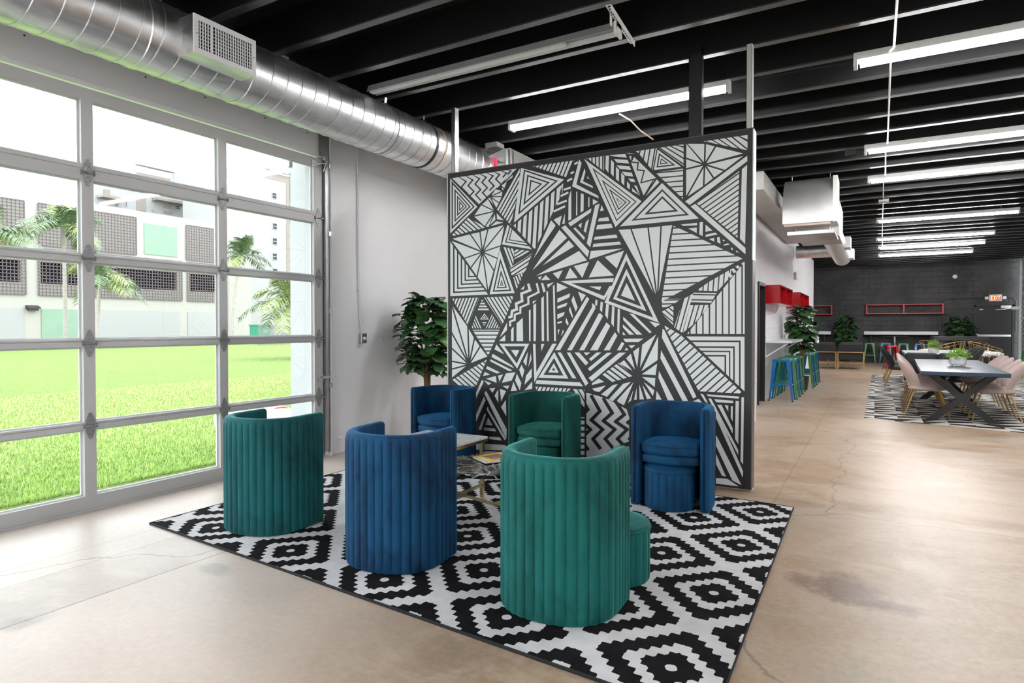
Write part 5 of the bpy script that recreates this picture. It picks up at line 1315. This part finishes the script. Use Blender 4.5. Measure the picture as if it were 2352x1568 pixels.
# real blades on the nearer lawn
random.seed(3);m_=MB();vv=[];ff=[]
for i in range(42000):
    r_=random.random()**1.6;x=-5.75-r_*9;y=random.uniform(-.5,1)*0+(1.6+(-x-5)*.55*random.random()*2.2+random.uniform(-.8,2.2))
    h_=random.uniform(.02,.05);a_=random.uniform(0,2*PI);w_=.006+.004*r_;dx,dy=random.uniform(-.02,.02),random.uniform(-.02,.02)
    o=len(vv);vv+=[(x-cos(a_)*w_,y-sin(a_)*w_,-.032),(x+cos(a_)*w_,y+sin(a_)*w_,-.032),(x+dx,y+dy,-.03+h_)];ff.append((o,o+1,o+2))
m_.v=vv;m_.f=ff;m_.mi=[0]*len(ff)
tag(m_.obj('lawn_grass','grass_blade',fix=False),'bright green mown lawn grass outside the glass door','grass',kind='stuff')
struct('trim_4',MB().box(-5.55,-5.22,-1.2,4.62,-.2,-.005),'ext_white')
# white pier of our own building beyond the right jamb
q=YP(670,600,4.75)
struct('wall_exterior',MB().box(q.x,-5.22,4.73,5.0,-.1,5.0).box(q.x-.0,-5.22,-3,5.0,4.2,4.4),'ext_white')
# hanging chain
ck=thing('door_chain','thin steel chain hanging outside the top right pane','chain',(-5.32,0,0))
p=XP(665,362,-5.32);q=XP(666,492,-5.32);m_=MB();n_=int((p.z-q.z)/.028)
for i in range(n_):
    z=p.z-.1-i*.028;R_=.016
    if i%2:m_.tube([(0,p.y+.008*cos(2*PI*j/10),z+R_*sin(2*PI*j/10)) for j in range(10)],.0028,4,closed=True)
    else:m_.tube([(.008*cos(2*PI*j/10),p.y,z+R_*sin(2*PI*j/10)) for j in range(10)],.0028,4,closed=True)
m_.obj('links','track_metal',ck);MB().box(-.02,.02,p.y-.02,p.y+.02,p.z-.10,4.2).obj('chain_hook','hinge_metal',ck)
# pale vehicle corner seen low in the last pane
vh=thing('white_vehicle','white rounded vehicle tail with a red light low outside the last glass pane','vehicle',(0,0,0))
xv=-5.95;p=XP(640,933,xv);s_=XP(700,955,xv)
vh.location=(xv,p.y,0)
lay=[]
for x,s2 in ((-.75,.9),(-.3,1.),(.0,.96),(.10,.8),(.14,.5)):
    lay.append([(x,-.26+(.0 if 1 else 0)+.62*0+ (.30*s2)*cos(2*PI*j/24)*1.0+.22,.26+(p.z+.02-.26)*s2*sin(2*PI*j/24) if sin(2*PI*j/24)>0 else .26+.24*s2*sin(2*PI*j/24)) for j in range(24)])
MB().loft(lay).obj('body','white_gloss',vh,smooth=True)
m_=MB().lathe([(.03,0),(.07,.01),(.075,.03),(.05,.045)],20);m_.v=[(.03+v[2],-.02+v[0]*1.3,p.z-.02+v[1]*.35) for v in m_.v];m_.obj('tail_light','taillight',vh)
m_=MB().lathe([(.10,-.06),(.16,-.05),(.16,.05),(.10,.06)],24);m_.v=[(-.35+v[0],.02+v[2]+.25,.13+v[1]) for v in m_.v];m_.obj('wheel','dark',vh)
# ---- parking garage
XG=-60.
def gz(px,py,x=XG):q=XP(px,py,x);return q.y,q.z
pg=thing('parking_garage','long cream parking garage with dark mesh openings and green panels beyond the lawn','building',(XG,0,0))
ya,za=gz(0,436);yb,zb_=gz(516,514)
top=(za+zb_)/2
y_l=gz(0,600)[0]-14;y_r=gz(527,600)[0]
holes=[]
def H(px0,px1,pyt,pyb,pxr):
    y0=gz(px0,600)[0];y1=gz(px1,600)[0];z1=gz(pxr,pyt)[1];z0=gz(pxr,pyb)[1];return (y0,y1,z0,z1)
rowU=[(-14,55,0),(88,312,0),(427,513,0)]
rowL=[(-14,57,0),(87,416,0),(429,513,0)]
zu1=gz(312,500)[1];zu0=gz(312,585)[1];zl1=gz(416,622)[1];zl0=gz(416,690)[1]
zin1=gz(400,616)[1];zin0=gz(405,667)[1]
hs=[]
for a_,b_,_ in rowL:
    hs.append((gz(a_+ (6 if a_>0 else 0),600)[0],gz(b_-10,600)[0],zin0,zl1-.15))
# wall with real openings for the lower row
ys=sorted([y_l,y_r]+[v for h in hs for v in h[:2]])
m_=MB();m_.box(-.3,0,y_l,y_r,-.2,zin0).box(-.3,0,y_l,y_r,zl1-.15,top)
cur=y_l
for h in sorted(hs):
    m_.box(-.3,0,cur,h[0],zin0,zl1-.15);cur=h[1]
m_.box(-.3,0,cur,y_r,zin0,zl1-.15)
m_.obj('facade','garage_cream',pg)
MB().box(-9,-8.9,y_l,y_r,.0,top-.5).box(-9,-.3,y_l,y_r,zl1,zl1+.3).box(-9,-.3,y_l,y_r,zin0-1.3,zin0-1.0).box(-9,-.3,y_r-.3,y_r-.01,0,top-.6).obj('dark_interior','garage_inner',pg)
MB().box(-12,-.3,y_r-.01,y_r,-.2,top).box(-12,-.3,y_l,y_l+.2,-.2,top).obj('end_wall','garage_cream',pg)
def grid(y0,y1,z0,z1,nm,sp=.27):
    m_=MB();x=.12;w_=.032
    n1=max(2,round((y1-y0)/sp));n2=max(2,round((z1-z0)/sp))
    for i in range(n1+1):y=y0+(y1-y0)*i/n1;e=2 if i in (0,n1) else 1;m_.box(x-.02,x+.02,y-w_*e/1.2,y+w_*e/1.2,z0,z1)
    for i in range(n2+1):z=z0+(z1-z0)*i/n2;e=2 if i in (0,n2) else 1;m_.box(x-.02,x+.02,y0,y1,z-w_*e/1.2,z+w_*e/1.2)
    m_.obj('mesh_screen','garage_mesh',pg)
for a_,b_,_ in rowU:
    grid(gz(a_,600)[0],gz(b_,600)[0],zu0,zu1,'')
for a_,b_,_ in rowL:grid(gz(a_,600)[0],gz(b_,600)[0],zl0,zl1+.9,'')
def panel(px0,px1,z0,z1,mt,nm):MB().box(0,.06,gz(px0,600)[0],gz(px1,600)[0],z0,z1).obj(nm,mt,pg)
panel(331,407,gz(331,583)[1],gz(331,512)[1],'garage_green','green_panel')
panel(93,187,.0,gz(93,709)[1],'garage_green','green_panel')
for a_,b_ in ((215,410),(430,500),(-20,52)):panel(a_,b_,.0,gz(215,711)[1],'apt_white','pale_panel')
p=XP(73,707,XG);m_=MB().prism([(0,.22),(.5,.05),(.5,-.05),(0,-.05)],p.y-.45,p.y+.45,fn=lambda a,b,c:(a,c,p.z+b)).box(.1,.4,p.y-.35,p.y+.35,p.z-.22,p.z-.05);m_.obj('wall_light','dark',pg)
m_=MB()
q0=XP(294,552,XG);m_.box(-1.5,-1.2,q0.y-2.2,q0.y+2.0,q0.z-.7,q0.z-.3).box(-1.5,-1.2,q0.y-2.2,q0.y+2.0,q0.z-.1,q0.z+.4);
m_.obj('parked_car_back','garage_inner',pg)
tag(MB().box(-8,-3,gz(296,600)[0],gz(309,600)[0],zin0,zin0+1.3).obj('parked_car','fence_dark'),'dark parked car hidden inside the garage opening','car').location=(XG,0,0)
# ---- apartment buildings behind
def block(lb,X0,outline,mt,wins,grp='white apartment buildings beyond the garage',depth=14,extras=()):
    """outline: list of (px left, px right, py top at right) on plane X0"""
    t=thing('apartment_building',lb,'building',(X0,0,0),0,grp)
    m_=MB()
    for a_,b_,pyt in outline:
        y0=XP(a_,600,X0).y;y1=XP(b_,600,X0).y;z1=XP(b_,pyt,X0).z
        m_.box(-depth,0,y0,y1,-.2,z1)
    m_.obj('walls',mt,t)
    for a_,b_,pt,pb in wins:
        p=XP(a_,pt,X0);q=XP(b_,pb,X0)
        f_=MB().box(.0,.08,p.y,q.y,q.z,p.z).obj('window','apt_frame',t)
        zm=(p.z+q.z)/2;g_=.10
        MB().box(.08,.12,p.y+g_,q.y-g_,q.z+g_,zm-g_/2).box(.08,.12,p.y+g_,q.y-g_,zm+g_/2,p.z-g_).obj('window_pane','apt_window',f_)
    for nm,mm,a_,b_,pt,pb,dx in extras:
        p=XP(a_,pt,X0);q=XP(b_,pb,X0)
        MB().box(.0,dx,p.y,q.y,q.z,max(p.z,q.z+.35)).obj(nm,mm,t)
    return t
block('white apartment block with a single column of windows at the right of the view',-75.,[(524,657,421)],'apt_white',[(624,635,441,458),(625,636,511,528),(625,636,545,563),(625,636,580,598),(625,637,615,633)],depth=10,extras=(('beige_side','apt_beige',657,672,424,760,.05),))
block('beige topped apartment block behind the garage roof',-90.,[(218,400,432),(400,524,402)],'apt_white',
 [(262,271,466,475),(287,292,462,474),(347,353,452,463),(403,413,471,482),(434,441,467,482),(463,474,425,441),(464,476,473,487),(496,502,420,436),(348,354,480,487),(462,476,492,500)],
 extras=(('beige_stair_tower','apt_beige',312,390,395,430,.2),('beige_recess','apt_beige',238,252,434,460,.1),('beige_recess','apt_beige',313,334,448,486,.1),('beige_recess','apt_beige',376,392,462,480,.1),('beige_recess','apt_beige',376,394,483,492,.1),('roof_slab','apt_frame',307,395,394,398,.9),('balcony','apt_beige',222,277,461,463,1.5),('balcony','apt_beige',349,420,470,473,1.5),('balcony','apt_beige',437,484,494,497,1.5)))
block('beige stair tower with flat roof behind the right white block',-96.,[(612,668,407)],'apt_beige',[],extras=(('roof_slab','apt_frame',606,668,400,404,.6),))
# low white brick wall, fence and dumpster
p=XP(527,700,-50.);q=XP(577,700,-50.)
tag(MB().box(-50.4,-50,p.y,q.y,-.1,XP(560,598,-50.).z).obj('brick_wing','garage_cream'),'pale brick wing with palm in front at the right end of the garage','building')
fn=thing('metal_fence','dark metal picket fence beyond the lawn by the dumpster','fence',(-40,0,0))
p=XP(592,770,-40.);q=XP(672,770,-40.);m_=MB();n_=46;zt=XP(600,746,-40.).z
for i in range(n_):y=p.y+(q.y-p.y)*i/(n_-1);m_.box(-.01,.01,y-.012,y+.012,0,zt)
m_.obj('pickets','fence_dark',fn);MB().box(-.02,.02,p.y,q.y,zt-.25,zt-.2).box(-.02,.02,p.y,q.y,.15,.2).obj('rails','fence_dark',fn)
p=XP(595,745,-44.);q=XP(621,762,-44.)
dm=thing('dumpster','green dumpster with white writing behind the picket fence','dumpster',(-44,p.y,0));w_=q.y-p.y;h_=p.z
MB().box(-1.2,0,0,w_,.0,h_*.92).obj('bin','dumpster_green',dm,bevel=.03);MB().box(-1.25,.04,-.03,w_+.03,h_*.92,h_).obj('lid','dumpster_green',dm);MB().box(.0,.02,w_*.35,w_*.75,h_*.55,h_*.72).obj('marking','apt_white',dm)
# ---- palms
def palm(lb,X0,px,pyc,R_,nf,seed,trunk_px=None,trunk_r=.14,lean=0,light=.35,base=True,tilt=.35,name='palm_tree'):
    random.seed(seed);c=XP(px,pyc,X0);tp=XP(trunk_px or px,700,X0)
    t=thing(name,lb,'palm tree',(X0,tp.y,-.03),0,'palm trees on the lawn')
    c=Vector((0,c.y-tp.y,c.z+.03))
    for i in range(nf):
        m_=MB();a_=2*PI*i/nf*1.0+random.uniform(-.25,.25);e=random.uniform(.0,1.4);L_=R_*random.uniform(.85,1.2);pts=[]
        for j in range(9):
            s_=j/8;pts.append(c+Vector((cos(a_)*cos(e)*L_*s_,sin(a_)*cos(e)*L_*s_,sin(e)*L_*s_-(.28+.42*cos(e))*L_*s_**2.2)))
        m_.tube(pts,[.03*(1-.8*j/8) for j in range(9)],5)
        n=38
        for j in range(4,n):
            s_=j/n;x=s_*8;k_=int(min(x,7.999));u=x-k_;p=pts[k_].lerp(pts[k_+1],u);d=(pts[k_+1]-pts[k_]).normalized()
            sd=d.cross(Vector((0,0,1)));
            if sd.length<.05:sd=Vector((1,0,0))
            sd.normalize();ll=R_*.36*math.sin(PI*(.14+.74*s_))
            for q_ in (-1,1):
                dd=(sd*q_*.95+d*.62+Vector((0,0,random.uniform(-.55,.25)))).normalized();w_=d.cross(dd).cross(dd).normalized()*R_*.0085
                e1_=p+dd*ll*.6;e2_=p+dd*ll-Vector((0,0,ll*.22))
                m_.add([p-w_,p+w_,e1_+w_*1.2,e1_-w_*1.2,e2_],[(0,1,2,3),(3,2,4)])
        m_.obj('frond','palm_leaf_light' if random.random()<light else 'palm_leaf',t,fix=False)
    tr=[(0,0,0),(0,c.y*.1,c.z*.3),(0,c.y*.45,c.z*.7),(0,c.y,c.z)]
    MB().tube(tr,[trunk_r*1.25,trunk_r,trunk_r*.9,trunk_r*.8],12).obj('trunk','palm_bark',t,smooth=rad(50))
    return t
palm('palm tree with smooth pale trunk in the leftmost pane in front of the green panel',-48,145,522,3.0,17,21,150,.13,light=.3)
palm('shorter palm tree partly behind the first thick door post',-44,232,640,2.7,15,22,221,.13,light=.5)
palm('palm tree with leaning trunk beside the second door post',-46,556,590,2.5,17,23,532,.12,light=.45)
palm('broad low palm with long bright fronds by the white pier',-22,672,700,2.1,18,24,682,.16,light=.55)
palm('palm tree cut off by the left edge of the picture',-40,-30,540,2.3,14,25,-40,.14,light=.4)
